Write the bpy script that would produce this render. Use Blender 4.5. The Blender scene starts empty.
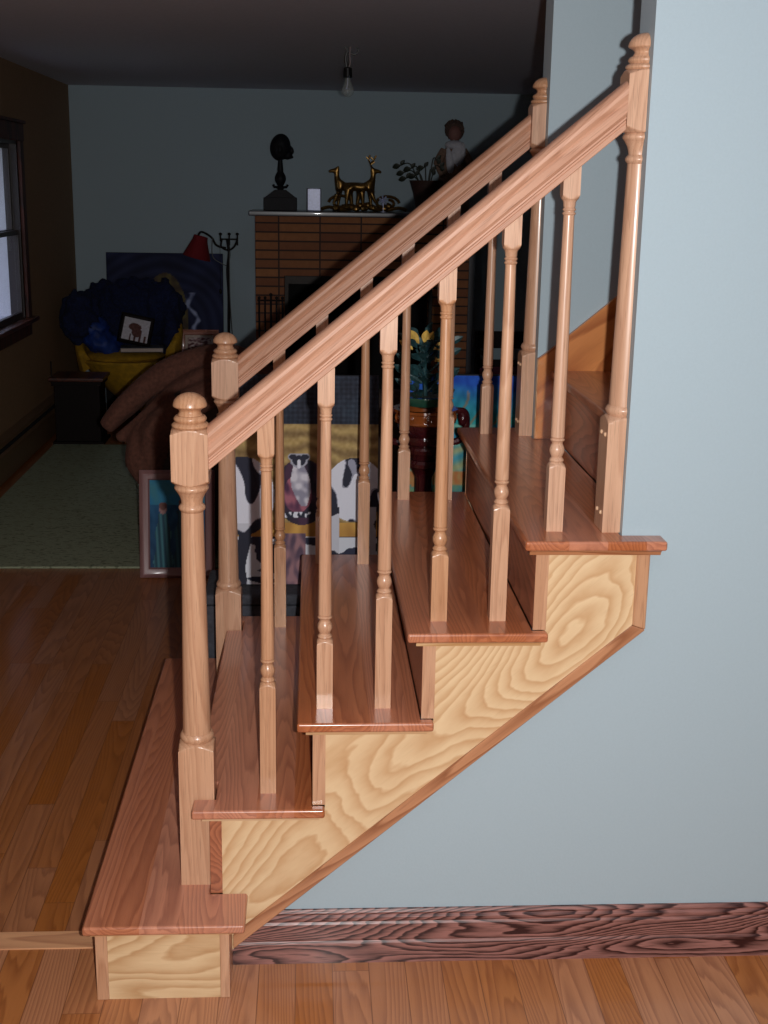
import bpy, bmesh, math, random
from math import sin, cos, pi, radians, sqrt, exp
from mathutils import Vector, Matrix, noise as mnoise
random.seed(7)
C = bpy.context.scene.collection
sc = bpy.context.scene

# ------------------------------------------------------------------ materials
def srgb(r, g, b):
    def f(v):
        v /= 255.0
        return v/12.92 if v <= .04045 else ((v+.055)/1.055)**2.4
    return (f(r), f(g), f(b), 1)

class NT:
    def __init__(s, name):
        s.m = bpy.data.materials.new(name); s.m.use_nodes = True
        s.t = s.m.node_tree; s.n = s.t.nodes; s.l = s.t.links
        s.b = s.n['Principled BSDF']
    def new(s, typ, **kw):
        n = s.n.new(typ)
        for k, v in kw.items():
            if isinstance(k, str) and hasattr(n, k): setattr(n, k, v)
        return n
    def put(s, node, key, val):
        i = node.inputs[key]
        if isinstance(val, bpy.types.NodeSocket): s.l.new(val, i)
        else: i.default_value = val
    def math(s, op, a, b=0.0, c=None):
        n = s.n.new('ShaderNodeMath'); n.operation = op
        s.put(n, 0, a); s.put(n, 1, b)
        if c is not None: s.put(n, 2, c)
        return n.outputs[0]
    def noise(s, vec, scale, detail=2, rough=.5, dist=0):
        n = s.n.new('ShaderNodeTexNoise')
        if vec is not None: s.l.new(vec, n.inputs['Vector'])
        n.inputs['Scale'].default_value = scale; n.inputs['Detail'].default_value = detail
        n.inputs['Roughness'].default_value = rough; n.inputs['Distortion'].default_value = dist
        return n.outputs[0]
    def mix(s, f, a, b, mode='MIX'):
        n = s.n.new('ShaderNodeMix'); n.data_type = 'RGBA'; n.blend_type = mode
        s.put(n, 0, f); s.put(n, 6, a); s.put(n, 7, b)
        return n.outputs[2]
    def rng(s, v, a, b, c=0, d=1):
        n = s.n.new('ShaderNodeMapRange'); n.clamp = True
        s.put(n, 0, v); s.put(n, 1, a); s.put(n, 2, b); s.put(n, 3, c); s.put(n, 4, d)
        return n.outputs[0]
    def coord(s): return s.n.new('ShaderNodeTexCoord').outputs['Object']
    def bump(s, h, strength, dist=.002):
        n = s.n.new('ShaderNodeBump'); n.inputs['Strength'].default_value = strength
        n.inputs['Distance'].default_value = dist; s.l.new(h, n.inputs['Height'])
        s.l.new(n.outputs[0], s.b.inputs['Normal'])

def plain(name, col, rough=.5, metal=0, bump=0, bscale=60, var=0, coat=0, spec=.5):
    t = NT(name); t.b.inputs['Roughness'].default_value = rough
    t.b.inputs['Metallic'].default_value = metal
    t.b.inputs['Coat Weight'].default_value = coat
    t.b.inputs['Specular IOR Level'].default_value = spec
    co = t.coord(); n = t.noise(co, bscale, 3)
    dark = tuple(c*(1-var) for c in col[:3])+(1,); lite = tuple(min(1, c*(1+var)) for c in col[:3])+(1,)
    t.l.new(t.mix(t.rng(n, .3, .7), dark, lite), t.b.inputs['Base Color'])
    if bump: t.bump(n, bump, .004)
    return t.m

def wood(name, c1, c2, axis='Z', rings=9, nscale=5, stretch=.12, rough=.35, coat=0.0, rot=(0,0,0),
         plank=None, var=.18, pore=.25, contrast=1.0, perobj=True, hue2=None, bump=.05, gap=False, knots=False):
    """flat sawn grain: contour bands of a noise stretched along the grain"""
    t = NT(name); co = t.coord()
    mp = t.new('ShaderNodeMapping'); t.l.new(co, mp.inputs[0]); mp.inputs['Rotation'].default_value = rot
    sp = t.new('ShaderNodeSeparateXYZ'); t.l.new(mp.outputs[0], sp.inputs[0])
    X, Y, Z = sp.outputs
    al, ac, up = {'X': (X, Y, Z), 'Y': (Y, X, Z), 'Z': (Z, X, Y)}[axis]
    rnd = None; seam = None
    if plank:
        w, ln = plank
        q = t.math('DIVIDE', ac, w); cell = t.math('FLOOR', q)
        wn = t.new('ShaderNodeTexWhiteNoise', noise_dimensions='1D'); t.l.new(cell, wn.inputs['W'])
        q2 = t.math('ADD', t.math('DIVIDE', al, ln), t.math('MULTIPLY', wn.outputs[0], 5.0)); c2l = t.math('FLOOR', q2)
        wn2 = t.new('ShaderNodeTexWhiteNoise', noise_dimensions='1D')
        t.l.new(t.math('ADD', t.math('MULTIPLY', cell, 13.7), t.math('MULTIPLY', c2l, 3.31)), wn2.inputs['W'])
        rnd = wn2.outputs[0]
        if gap:
            f1 = t.math('FRACT', q); e1 = t.math('MINIMUM', f1, t.math('SUBTRACT', 1.0, f1))
            f2 = t.math('FRACT', q2); e2 = t.math('MINIMUM', f2, t.math('SUBTRACT', 1.0, f2))
            seam = t.math('MINIMUM', t.rng(e1, 0, .018), t.rng(e2, 0, .0012))
    oi = t.new('ShaderNodeObjectInfo')
    off = t.math('MULTIPLY', oi.outputs['Random'], 17.0 if perobj else 0.0)
    if rnd is not None: off = t.math('ADD', off, t.math('MULTIPLY', rnd, 31.0))
    cb = t.new('ShaderNodeCombineXYZ')
    t.l.new(t.math('ADD', t.math('MULTIPLY', al, stretch), off), cb.inputs[0])
    t.l.new(t.math('ADD', ac, off), cb.inputs[1]); t.l.new(up, cb.inputs[2])
    n = t.math('ADD', t.noise(cb.outputs[0], nscale, 1.0, .35, .1), t.math('MULTIPLY', t.noise(cb.outputs[0], nscale*8, 2, .5), .035))
    fr_ = t.math('FRACT', t.math('MULTIPLY', n, rings))
    band = t.math('MULTIPLY', t.math('POWER', fr_, 1.7), t.rng(fr_, 1.0, .86))
    n2 = t.noise(cb.outputs[0], nscale*7, 3, .6)
    f = t.math('ADD', t.math('MULTIPLY', t.rng(band, 0, .75), .75*contrast), t.math('MULTIPLY', n2, .45))
    col = t.mix(t.rng(f, .15, 1.0), c1, c2)
    cb2 = t.new('ShaderNodeCombineXYZ')
    t.l.new(t.math('MULTIPLY', al, .035), cb2.inputs[0]); t.l.new(ac, cb2.inputs[1]); t.l.new(up, cb2.inputs[2])
    pn = t.noise(cb2.outputs[0], 420, 2, .6)
    pv = t.rng(pn, .56, .72)
    dk = tuple(c*.45 for c in c2[:3])+(1,)
    col = t.mix(t.math('MULTIPLY', pv, pore), col, dk)
    if knots:
        vo = t.new('ShaderNodeTexVoronoi'); vo.inputs['Scale'].default_value = 2.6; t.l.new(cb.outputs[0], vo.inputs['Vector'])
        col = t.mix(t.rng(vo.outputs['Distance'], .12, .0), col, c2)
    src = rnd if rnd is not None else oi.outputs['Random']
    hs = t.new('ShaderNodeHueSaturation')
    t.l.new(col, hs.inputs['Color']); t.l.new(t.rng(src, 0, 1, 1-var, 1+var), hs.inputs['Value'])
    t.l.new(t.rng(src, 0, 1, 1.08, .9), hs.inputs['Saturation'])
    col = hs.outputs[0]
    if seam is not None: col = t.mix(seam, tuple(c*.55 for c in c2[:3])+(1,), col)
    t.l.new(col, t.b.inputs['Base Color'])
    t.b.inputs['Roughness'].default_value = rough
    t.b.inputs['Coat Weight'].default_value = coat; t.b.inputs['Coat Roughness'].default_value = .12
    t.bump(pn, bump, .001)
    return t.m

slope = math.atan(.83)
M = {}
M['paint'] = plain('pale_blue_wall_paint', srgb(168, 186, 195), .62, bump=.08, bscale=180, var=.015, spec=.3)
M['paint_tan'] = plain('tan_wall_paint', srgb(150, 118, 88), .75, bump=.3, bscale=70, var=.08, spec=.2)
M['ceil'] = plain('ceiling_paint', srgb(216, 214, 226), .85, bump=.35, bscale=45, var=.03, spec=.2)
oakA, oakB = srgb(206, 160, 126), srgb(164, 112, 80)
M['oak'] = wood('pale_oak_upright', oakA, oakB, 'Z', 26, 8, .06, .34, .22, var=.08, pore=.4, contrast=.45)
M['oak_rail'] = wood('pale_oak_rail', srgb(206, 160, 134), srgb(166, 114, 88), 'X', 26, 8, .07, .5, .0, rot=(0, slope, 0), var=.04, pore=.45, contrast=.45)
M['oak_slope'] = wood('oak_sloped_trim', srgb(196, 142, 106), srgb(150, 98, 68), 'X', 20, 8, .08, .4, .1, rot=(0, slope, 0), var=.05)
M['oak_x'] = wood('oak_cross_trim', srgb(196, 140, 104), srgb(150, 96, 66), 'X', 20, 9, .08, .36, .2, var=.08)
M['tread'] = wood('red_oak_tread', srgb(196, 124, 88), srgb(150, 86, 60), 'Y', 46, 5, .09, .28, .3, plank=(.082, 50), var=.13, pore=.22, contrast=.7)
M['riser'] = wood('red_oak_riser', srgb(180, 112, 80), srgb(138, 80, 56), 'Y', 34, 5, .10, .34, .25, var=.06, pore=.15)
M['ply'] = wood('pine_plywood_slope', srgb(228, 198, 154), srgb(190, 138, 86), 'X', 32, 3.3, .42, .42, .1, rot=(0, slope, 0), var=.02, pore=.12, contrast=.65, perobj=False)
M['ply_x'] = wood('pine_plywood_level', srgb(224, 194, 150), srgb(180, 132, 82), 'X', 22, 6, .22, .42, .1, var=.02, pore=.1, contrast=.7)
M['skirt'] = wood('orange_pine_skirt', srgb(216, 142, 84), srgb(172, 100, 52), 'X', 16, 4, .15, .35, .2, rot=(0, slope, 0), var=.02, knots=True)
M['base'] = wood('dark_cherry_oak_baseboard', srgb(160, 106, 96), srgb(52, 20, 20), 'X', 34, 9, .16, .38, .12, var=.03, pore=.75, contrast=1.2, bump=.5)
M['floor_near'] = wood('oak_strip_floor_near', srgb(186, 122, 76), srgb(142, 84, 50), 'Y', 44, 5, .08, .34, .22, plank=(.083, .95), var=.07, pore=.15, gap=True, contrast=.7)
M['floor_far'] = wood('oak_strip_floor_far', srgb(170, 108, 62), srgb(126, 72, 38), 'Y', 44, 5, .08, .36, .2, plank=(.075, 1.1), var=.04, pore=.15, gap=True, contrast=.6)
M['thresh'] = wood('oak_threshold', srgb(220, 158, 104), srgb(186, 124, 78), 'X', 20, 6, .1, .3, .3, var=.02)
M['dark_wood'] = wood('dark_stained_wood', srgb(96, 48, 32), srgb(50, 22, 16), 'Y', 9, 6, .1, .4, .1, var=.05)
M['dark_wood_z'] = wood('dark_stained_wood_upright', srgb(88, 40, 30), srgb(44, 18, 14), 'Z', 9, 6, .1, .6, 0, var=.05)
M['black_wood'] = plain('near_black_wood', srgb(22, 13, 11), .6, var=.2, spec=.15)
M['pine'] = wood('pale_pine_moulding', srgb(226, 192, 148), srgb(196, 150, 102), 'X', 6, 8, .1, .4, 0, var=.05)
M['plug'] = plain('turned_plug', srgb(214, 176, 142), .15, coat=1)
M['iron'] = plain('black_wrought_iron', srgb(38, 33, 30), .45, .6, bump=.2)
M['bronze'] = plain('dark_bronze', srgb(22, 21, 26), .55, 0, var=.2, spec=.25)
M['slate'] = plain('grey_stone_mantel', srgb(70, 68, 74), .28, var=.15, coat=.2)
M['gold'] = plain('antique_gold', srgb(146, 112, 62), .32, .9, var=.2, bump=.1)
M['silver'] = plain('silver_metal', srgb(176, 182, 214), .3, .1, var=.1)
M['glass'] = None
M['white'] = plain('white_cloth', srgb(200, 198, 206), .8, var=.1)
M['skin_doll'] = plain('doll_face', srgb(134, 92, 84), .7, var=.1)
M['hair_doll'] = plain('doll_hair', srgb(88, 68, 60), .9, bump=.8, bscale=90, var=.3)
M['robe_doll'] = plain('doll_robe', srgb(132, 104, 88), .9, bump=.3, var=.2)
M['leaf_dark'] = plain('dark_leaf', srgb(40, 46, 34), .5, var=.3)
M['pot_dark'] = plain('dark_clay_pot', srgb(64, 40, 34), .5, var=.2)
M['leaf'] = plain('blue_green_leaf', srgb(44, 78, 82), .4, var=.35, coat=.3)
M['petal'] = plain('yellow_petal', srgb(226, 186, 92), .5, var=.2)
M['glaze'] = plain('maroon_glaze', srgb(66, 22, 26), .12, var=.3, bscale=14, coat=1)
M['glaze_amber'] = plain('amber_glaze', srgb(150, 80, 36), .15, var=.3, bscale=20, coat=1)
M['glaze_green'] = plain('green_glaze', srgb(40, 84, 68), .15, var=.3, bscale=20, coat=1)
M['shade_red'] = plain('red_lampshade_cloth', srgb(120, 16, 22), .85, var=.1, bscale=120)
M['yellow'] = plain('mustard_upholstery', srgb(170, 128, 18), .8, var=.25, bscale=25, bump=.2)
M['fur'] = plain('navy_plush', srgb(14, 24, 60), .95, bump=1.0, bscale=70, var=.5)
M['fur_light'] = plain('blue_satin', srgb(18, 50, 120), .6, bump=.3, bscale=20, var=.4)
M['brown'] = plain('brown_plush_throw', srgb(96, 60, 48), .95, bump=.5, bscale=60, var=.25)
M['sofa'] = plain('dark_taupe_upholstery', srgb(58, 46, 40), .9, bump=.3, bscale=120, var=.2)
M['crate'] = plain('charcoal_fabric', srgb(62, 64, 72), .85, bump=.5, bscale=60, var=.3)
M['mauve'] = wood('mauve_wood_frame', srgb(150, 108, 106), srgb(116, 78, 80), 'Z', 3, 6, .2, .4, .2, var=.03)
M['pinkwood'] = wood('pink_wood_frame', srgb(190, 120, 96), srgb(150, 86, 68), 'X', 3, 6, .2, .4, .2, var=.03)
M['mat_pale'] = plain('pale_mount', srgb(190, 172, 160), .8)
M['heater'] = plain('brown_heater_enamel', srgb(120, 92, 66), .45, .2, var=.08)
M['black'] = plain('soot_black', srgb(16, 14, 14), .9, var=.2)
M['bakelite'] = plain('black_bakelite', srgb(18, 18, 20), .3)
M['magenta'] = plain('magenta_cushion', srgb(110, 24, 60), .9, var=.2)
M['sash'] = plain('dark_window_sash', srgb(52, 44, 44), .4, var=.1)
M['siding'] = plain('white_siding', srgb(214, 216, 226), .7, var=.03)
M['grass'] = plain('lawn', srgb(90, 104, 70), .9, var=.3)
M['cord'] = plain('grey_wire', srgb(120, 104, 104), .5)
M['canvas'] = plain('canvas_edge', srgb(48, 52, 62), .9, var=.1)

def glassmat():
    t = NT('clear_glass'); b = t.b
    b.inputs['Base Color'].default_value = (1, 1, 1, 1); b.inputs['Roughness'].default_value = 0
    b.inputs['Transmission Weight'].default_value = 1; b.inputs['IOR'].default_value = 1.45
    # thin glass: mostly see-through with a faint gloss
    tr = t.new('ShaderNodeBsdfTransparent'); gl = t.new('ShaderNodeBsdfGlossy'); gl.inputs['Roughness'].default_value = .02
    mx = t.new('ShaderNodeMixShader'); mx.inputs[0].default_value = .05; t.l.new(tr.outputs[0], mx.inputs[1]); t.l.new(gl.outputs[0], mx.inputs[2])
    t.l.new(mx.outputs[0], t.n['Material Output'].inputs[0])
    return t.m
def bulbmat():
    t = NT('bulb_glass'); tr = t.new('ShaderNodeBsdfTransparent'); gl = t.new('ShaderNodeBsdfGlossy'); gl.inputs['Roughness'].default_value = .05
    di = t.new('ShaderNodeBsdfDiffuse'); di.inputs[0].default_value = (.6, .65, .62, 1)
    m1 = t.new('ShaderNodeMixShader'); m1.inputs[0].default_value = .10; t.l.new(tr.outputs[0], m1.inputs[1]); t.l.new(gl.outputs[0], m1.inputs[2])
    m2 = t.new('ShaderNodeMixShader'); m2.inputs[0].default_value = .18; t.l.new(m1.outputs[0], m2.inputs[1]); t.l.new(di.outputs[0], m2.inputs[2])
    t.l.new(m2.outputs[0], t.n['Material Output'].inputs[0]); return t.m
M['glass'] = glassmat()
M['bulb_glass'] = bulbmat()

def brickmat():
    t = NT('stack_bond_brick'); co = t.coord()
    sp = t.new('ShaderNodeSeparateXYZ'); t.l.new(co, sp.inputs[0])
    cb = t.new('ShaderNodeCombineXYZ'); t.l.new(t.math('ADD', sp.outputs[0], sp.outputs[1]), cb.inputs[0]); t.l.new(sp.outputs[2], cb.inputs[1])
    b = t.new('ShaderNodeTexBrick'); b.offset = 0; b.squash = 1
    t.l.new(cb.outputs[0], b.inputs['Vector'])
    b.inputs['Scale'].default_value = 1; b.inputs['Brick Width'].default_value = .305; b.inputs['Row Height'].default_value = .066
    b.inputs['Mortar Size'].default_value = .006; b.inputs['Bias'].default_value = 0
    b.inputs['Color1'].default_value = srgb(186, 118, 64); b.inputs['Color2'].default_value = srgb(140, 78, 42); b.inputs['Mortar'].default_value = srgb(40, 28, 22)
    n = t.noise(co, 30, 3)
    t.l.new(t.mix(t.math('MULTIPLY', n, .5), b.outputs['Color'], srgb(90, 50, 30), 'MIX'), t.b.inputs['Base Color'])
    t.b.inputs['Roughness'].default_value = .7
    inv = t.math('SUBTRACT', 1.0, b.outputs['Fac']); t.bump(inv, .6, .006)
    return t.m
M['brick'] = brickmat()

def rugmat():
    t = NT('sage_flecked_rug'); co = t.coord()
    mp = t.new('ShaderNodeMapping'); t.l.new(co, mp.inputs[0]); mp.inputs['Scale'].default_value = (1, 2.2, 1)
    n = t.noise(mp.outputs[0], 38, 3, .6); n2 = t.noise(co, 150, 2)
    f = t.rng(n, .34, .46)
    col = t.mix(f, srgb(92, 98, 76), srgb(158, 166, 138))
    t.l.new(t.mix(t.math('MULTIPLY', n2, .4), col, srgb(120, 128, 104)), t.b.inputs['Base Color'])
    t.b.inputs['Roughness'].default_value = .95
    t.bump(n, .8, .01)
    return t.m
M['rug'] = rugmat()

def paintmat(name, rough=.5):
    t = NT(name); a = t.new('ShaderNodeVertexColor'); a.layer_name = 'paint'
    t.l.new(a.outputs[0], t.b.inputs['Base Color']); t.b.inputs['Roughness'].default_value = rough
    n = t.noise(t.coord(), 220, 2); t.bump(n, .25, .002)
    return t.m
M['painted'] = paintmat('brushed_paint', .75)

# ------------------------------------------------------------------ mesh helpers
def sharpen(bm, ang=32):
    bm.normal_update()
    for f in bm.faces: f.smooth = True
    for e in bm.edges:
        if len(e.link_faces) == 2 and e.calc_face_angle(0) > radians(ang): e.smooth = False

def obj(name, bm, mat, parent=None, loc=None, rot=None, sharp=32, local=False):
    """bm is in world coordinates unless local; the mesh is shifted to the parent's origin or to loc"""
    bmesh.ops.recalc_face_normals(bm, faces=bm.faces[:])
    sharpen(bm, sharp)
    base = Vector((0, 0, 0))
    if parent is not None and not local:
        p = parent
        while p is not None: base += p.location; p = p.parent
    if loc is not None and not local:
        bmesh.ops.translate(bm, verts=bm.verts[:], vec=-Vector(loc)); 
    elif not local:
        bmesh.ops.translate(bm, verts=bm.verts[:], vec=-base)
    me = bpy.data.meshes.new(name); bm.to_mesh(me); bm.free()
    for m in (mat if isinstance(mat, (list, tuple)) else [mat]): me.materials.append(m)
    o = bpy.data.objects.new(name, me); C.objects.link(o)
    if sharp < 100:
        wn = o.modifiers.new('normals', 'WEIGHTED_NORMAL'); wn.keep_sharp = True
    if loc is not None: o.location = Vector(loc) - (base if (parent is not None) else Vector((0, 0, 0)))
    if rot is not None: o.rotation_euler = rot
    if parent is not None: o.parent = parent
    return o

def thing(name, label, cat, loc=(0, 0, 0), rotz=0, group=None):
    o = bpy.data.objects.new(name, None); C.objects.link(o); o.empty_display_size = .1
    o.location = loc; o.rotation_euler = (0, 0, rotz); o['label'] = label; o['category'] = cat
    if group: o['group'] = group
    return o
def tag(o, label, cat, group=None):
    o['label'] = label; o['category'] = cat
    if group: o['group'] = group
    return o
def struct(name, bm, mat, label=None, **k):
    o = obj(name, bm, mat, **k); o['kind'] = 'structure'
    if label: o['label'] = label
    return o

def B(): return bmesh.new()
def box(bm, x0, x1, y0, y1, z0, z1, bev=0, seg=2, mat=0, M4=None):
    r = bmesh.ops.create_cube(bm, size=1)
    vs = r['verts']
    for v in vs:
        v.co = Vector((x0+(v.co.x+.5)*(x1-x0), y0+(v.co.y+.5)*(y1-y0), z0+(v.co.z+.5)*(z1-z0)))
    fs = set(f for v in vs for f in v.link_faces)
    for f in fs: f.material_index = mat
    if bev:
        es = list(set(e for f in fs for e in f.edges))
        r = bmesh.ops.bevel(bm, geom=es, offset=bev, segments=seg, profile=.5, affect='EDGES')
        vs = list(set(vs + r['verts'])); vs = [v for v in vs if v.is_valid]
    if M4 is not None: bmesh.ops.transform(bm, matrix=M4, verts=[v for v in vs if v.is_valid])
    return bm
def prism(bm, pts, a0, a1, plane='XZ', bev=0, seg=2):
    """polygon pts extruded between a0 and a1 on the remaining axis"""
    def P(p, a):
        if plane == 'XZ': return (p[0], a, p[1])
        if plane == 'XY': return (p[0], p[1], a)
        return (a, p[0], p[1])
    n = len(pts)
    v0 = [bm.verts.new(P(p, a0)) for p in pts]; v1 = [bm.verts.new(P(p, a1)) for p in pts]
    fs = [bm.faces.new(v0), bm.faces.new(v1[::-1])]
    for i in range(n): fs.append(bm.faces.new((v0[i], v0[(i+1) % n], v1[(i+1) % n], v1[i])))
    bmesh.ops.recalc_face_normals(bm, faces=fs)
    if bev:
        es = list(set(e for f in fs for e in f.edges))
        bmesh.ops.bevel(bm, geom=es, offset=bev, segments=seg, profile=.5, affect='EDGES')
    return bm
def loft(bm, rings, caps=True, closed=True):
    R = [[bm.verts.new(p) for p in r] for r in rings]
    n = len(R[0])
    for a, b in zip(R, R[1:]):
        for i in range(n if closed else n-1):
            j = (i+1) % n
            try: bm.faces.new((a[i], a[j], b[j], b[i]))
            except ValueError: pass
    if caps:
        try: bm.faces.new(R[0][::-1]); bm.faces.new(R[-1])
        except ValueError: pass
    return bm
def lathe(bm, prof, cx=0, cy=0, seg=28, sq=None, xmax=None, sy=1.0):
    """prof: (z, r). sq: half side of a square blank that the turning was cut from"""
    rings = []
    for z, r in prof:
        ring = []
        for k in range(seg):
            a = 2*pi*(k+.0)/seg
            rr = r
            if sq: rr = min(r, sq/max(abs(cos(a)), abs(sin(a)), 1e-6))
            x = cx+rr*cos(a)
            if xmax is not None: x = min(x, xmax)
            ring.append((x, cy+rr*sin(a)*sy, z))
        rings.append(ring)
    return loft(bm, rings)
def tube(bm, pts, r, seg=8, caps=True):
    pts = [Vector(p) for p in pts]; rings = []
    rs = r if isinstance(r, (list, tuple)) else [r]*len(pts)
    prev = None
    for i, p in enumerate(pts):
        d = (pts[min(i+1, len(pts)-1)] - pts[max(i-1, 0)]).normalized()
        ref = prev if prev is not None else (Vector((0, 0, 1)) if abs(d.z) < .9 else Vector((1, 0, 0)))
        u = (ref - d*ref.dot(d)).normalized(); w = d.cross(u); prev = u
        rings.append([tuple(p + (u*cos(2*pi*k/seg)+w*sin(2*pi*k/seg))*rs[i]) for k in range(seg)])
    return loft(bm, rings, caps)
def smoothpath(pts, n=6):
    pts = [Vector(p) for p in pts]; out = []
    for i in range(len(pts)-1):
        p0 = pts[max(i-1, 0)]; p1 = pts[i]; p2 = pts[i+1]; p3 = pts[min(i+2, len(pts)-1)]
        for k in range(n):
            t = k/n
            out.append(.5*((2*p1)+(-p0+p2)*t+(2*p0-5*p1+4*p2-p3)*t*t+(-p0+3*p1-3*p2+p3)*t**3))
    out.append(pts[-1]); return out
def blob(bm, c, r, seg=16, amp=0, fr=4, seed=0, rot=None):
    """lumpy ellipsoid"""
    res = bmesh.ops.create_uvsphere(bm, u_segments=seg*2, v_segments=seg, radius=1)
    for v in res['verts']:
        d = v.co.copy()
        k = 1+amp*mnoise.noise(d*fr+Vector((seed, seed*2, 0)))
        q = Vector((d.x*r[0]*k, d.y*r[1]*k, d.z*r[2]*k))
        if rot is not None: q = rot @ q
        v.co = q+Vector(c)
    return bm
def RY(a): return Matrix.Rotation(a, 3, 'Y')
def RX(a): return Matrix.Rotation(a, 3, 'X')
def RZ(a): return Matrix.Rotation(a, 3, 'Z')

def painted(name, fn, w, h, parent, nu, nv, mat, y=0, z=0):
    """grid in the parent's own XZ plane, facing -Y, one paint colour per point"""
    me = bpy.data.meshes.new(name); vs = []; fs = []; cols = []
    for j in range(nv+1):
        for i in range(nu+1):
            u, v = i/nu, j/nv
            vs.append(((u-.5)*w, y, z+v*h)); c = fn(u, v); cols += [*srgb(*[max(0, min(255, q)) for q in c])]
    for j in range(nv):
        for i in range(nu):
            a = j*(nu+1)+i; fs.append((a, a+1, a+nu+2, a+nu+1))
    me.from_pydata(vs, [], fs)
    at = me.color_attributes.new('paint', 'FLOAT_COLOR', 'POINT'); at.data.foreach_set('color', cols)
    me.materials.append(mat); o = bpy.data.objects.new(name, me); C.objects.link(o); o.parent = parent
    return o
def N(x, y, s=0): return mnoise.noise(Vector((x, y, s)))

# ------------------------------------------------------------------ dimensions
R = .203
RF = {2: .060, 3: .287, 4: .522, 5: .757}        # riser fronts
NO = {2: .023, 3: .252, 4: .486, 5: .728}        # nosing fronts
RE = {2: .313, 3: .547, 4: .786, 5: 1.029}       # right end of the tread returns
YF, YBK = -.03, 1.265                            # tread ends
NB, NFAR = .0695, 1.1736                         # newel / baluster rows
TT = .021                                        # tread thickness
WF, WB = .027, .147                              # near partition
FF, FB = 1.096, 1.216                            # far partition
XJ = .944; XJF = .936                                        # jambs
HC = 2.43; XL = -1.565; YBW = 7.668; XR = 3.4; YN = -3.4

# ------------------------------------------------------------------ room shell
bm = B(); box(bm, XL-.1, XR, YN, .084, -.06, 0); struct('floor', bm, M['floor_near'], 'warm oak strip floor in front of the stair')
bm = B(); box(bm, XL-.1, XR, .154, YBW+.1, -.06, 0); struct('floor_1', bm, M['floor_far'], 'older darker oak strip floor of the room behind')
bm = B(); box(bm, XL, -.181, .084, .154, -.06, .003, .002); box(bm, -.181, XR-.02, .084, .154, -.06, -.001)
struct('trim_1', bm, M['thresh'], 'pale oak header board between the two floors')
bm = B(); box(bm, XL-.12, XR+.1, YN-.1, YBW+.1, HC, HC+.1); struct('ceiling', bm, M['ceil'])
bm = B(); box(bm, XL-.1, XR+.1, YBW, YBW+.12, 0, HC); struct('wall_back', bm, M['paint'])
bm = B(); box(bm, XL-.1, XR+.1, YN-.12, YN, 0, HC); struct('wall_front', bm, M['paint'])
bm = B(); box(bm, XR, XR+.12, YN, YBW, 0, HC); struct('wall_right', bm, M['paint'])
# left wall with the window hole
wy0, wy1, wz0, wz1 = 4.80, 5.83, .865, 1.965
bm = B()
for a in ((YN, wy0, 0, HC), (wy1, YBW, 0, HC), (wy0, wy1, 0, wz0), (wy0, wy1, wz1, HC)):
    box(bm, XL-.12, XL, *a)
bmesh.ops.remove_doubles(bm, verts=bm.verts[:], dist=1e-5)
struct('wall_left', bm, M['paint_tan'])
# partition beside the stair (its lower part runs under the flight)
def partition(y0, y1, XJ):
    b = B()
    prism(b, [(.10, 0), (.10, .055), (.945, .80), (XJ, .80), (XJ, HC), (XR, HC), (XR, 0)], y0, y1)
    return b
struct('wall_near', partition(WF, WB, XJ), M['paint'], 'pale blue partition wall beside the stair')
struct('wall_far', partition(FF, FB, XJF), M['paint'], 'pale blue wall on the far side of the stairwell')

# dark oak baseboard on the near partition, its end cut along the stair's slope
prof = [(WF, 0), (.010, 0), (.010, .050), (.013, .056), (.0115, .060), (.0115, .098), (.015, .103), (.013, .108), (.013, .114), (.018, .119), (.017, .124), (.022, .1304), (WF, .1304)]
bm = B()
loft(bm, [[(.105+(z-.05)/.85+.012, y, z) for y, z in prof], [(XR-.002, y, z) for y, z in prof]])
struct('baseboard_right', bm, M['base'], 'dark cherry stained oak baseboard with moulded top', sharp=20)
# mirrored plain baseboards in the far room
bm = B(); box(bm, -.14, XR, FB, FB+.015, 0, .001); bm.free()

# window on the left wall
w = thing('window_1', 'double hung window in dark red-brown casing on left wall', 'window', (XL, (wy0+wy1)/2, wz0)); w['kind'] = 'structure'
del w['category']
cx = .085
bm = B(); 
box(bm, XL, XL+.022, wy0-cx, wy0+.004, wz0-.02, wz1+.0, .004); box(bm, XL, XL+.022, wy1-.004, wy1+cx, wz0-.02, wz1, .004)
box(bm, XL, XL+.026, wy0-cx-.01, wy1+cx+.01, wz1, wz1+.105, .005); box(bm, XL, XL+.04, wy0-cx-.02, wy1+cx+.02, wz1+.105, wz1+.125, .004)
box(bm, XL, XL+.018, wy0-cx, wy1+cx, wz0-.115, wz0-.025, .004)
obj('window_casing', bm, M['dark_wood_z'], w)
bm = B(); box(bm, XL-.085, XL+.065, wy0-cx-.025, wy1+cx+.025, wz0-.025, wz0+.003, .006); obj('window_sill', bm, M['dark_wood'], w)
bm = B()
for a in ((wy0, wy0+.02, wz0, wz1), (wy1-.02, wy1, wz0, wz1), (wy0, wy1, wz1-.02, wz1)): box(bm, XL-.09, XL-.002, *a)
obj('window_jamb', bm, M['sash'], w)
bm = B()
for a in ((wy0-.03, wy0+.02, wz0-.03, wz1+.03), (wy1-.02, wy1+.03, wz0-.03, wz1+.03), (wy0, wy1, wz1-.02, wz1+.03), (wy0, wy1, wz0-.03, wz0+.01)):
    box(bm, XL-.40, XL-.091, *a); box(bm, XL-.26, XL-.24, a[0]-(0 if a[0] < 5 else .012), a[1]+.012, a[2], a[3])
obj('outer_frame', bm, M['siding'], w)
zm = 1.40
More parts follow.
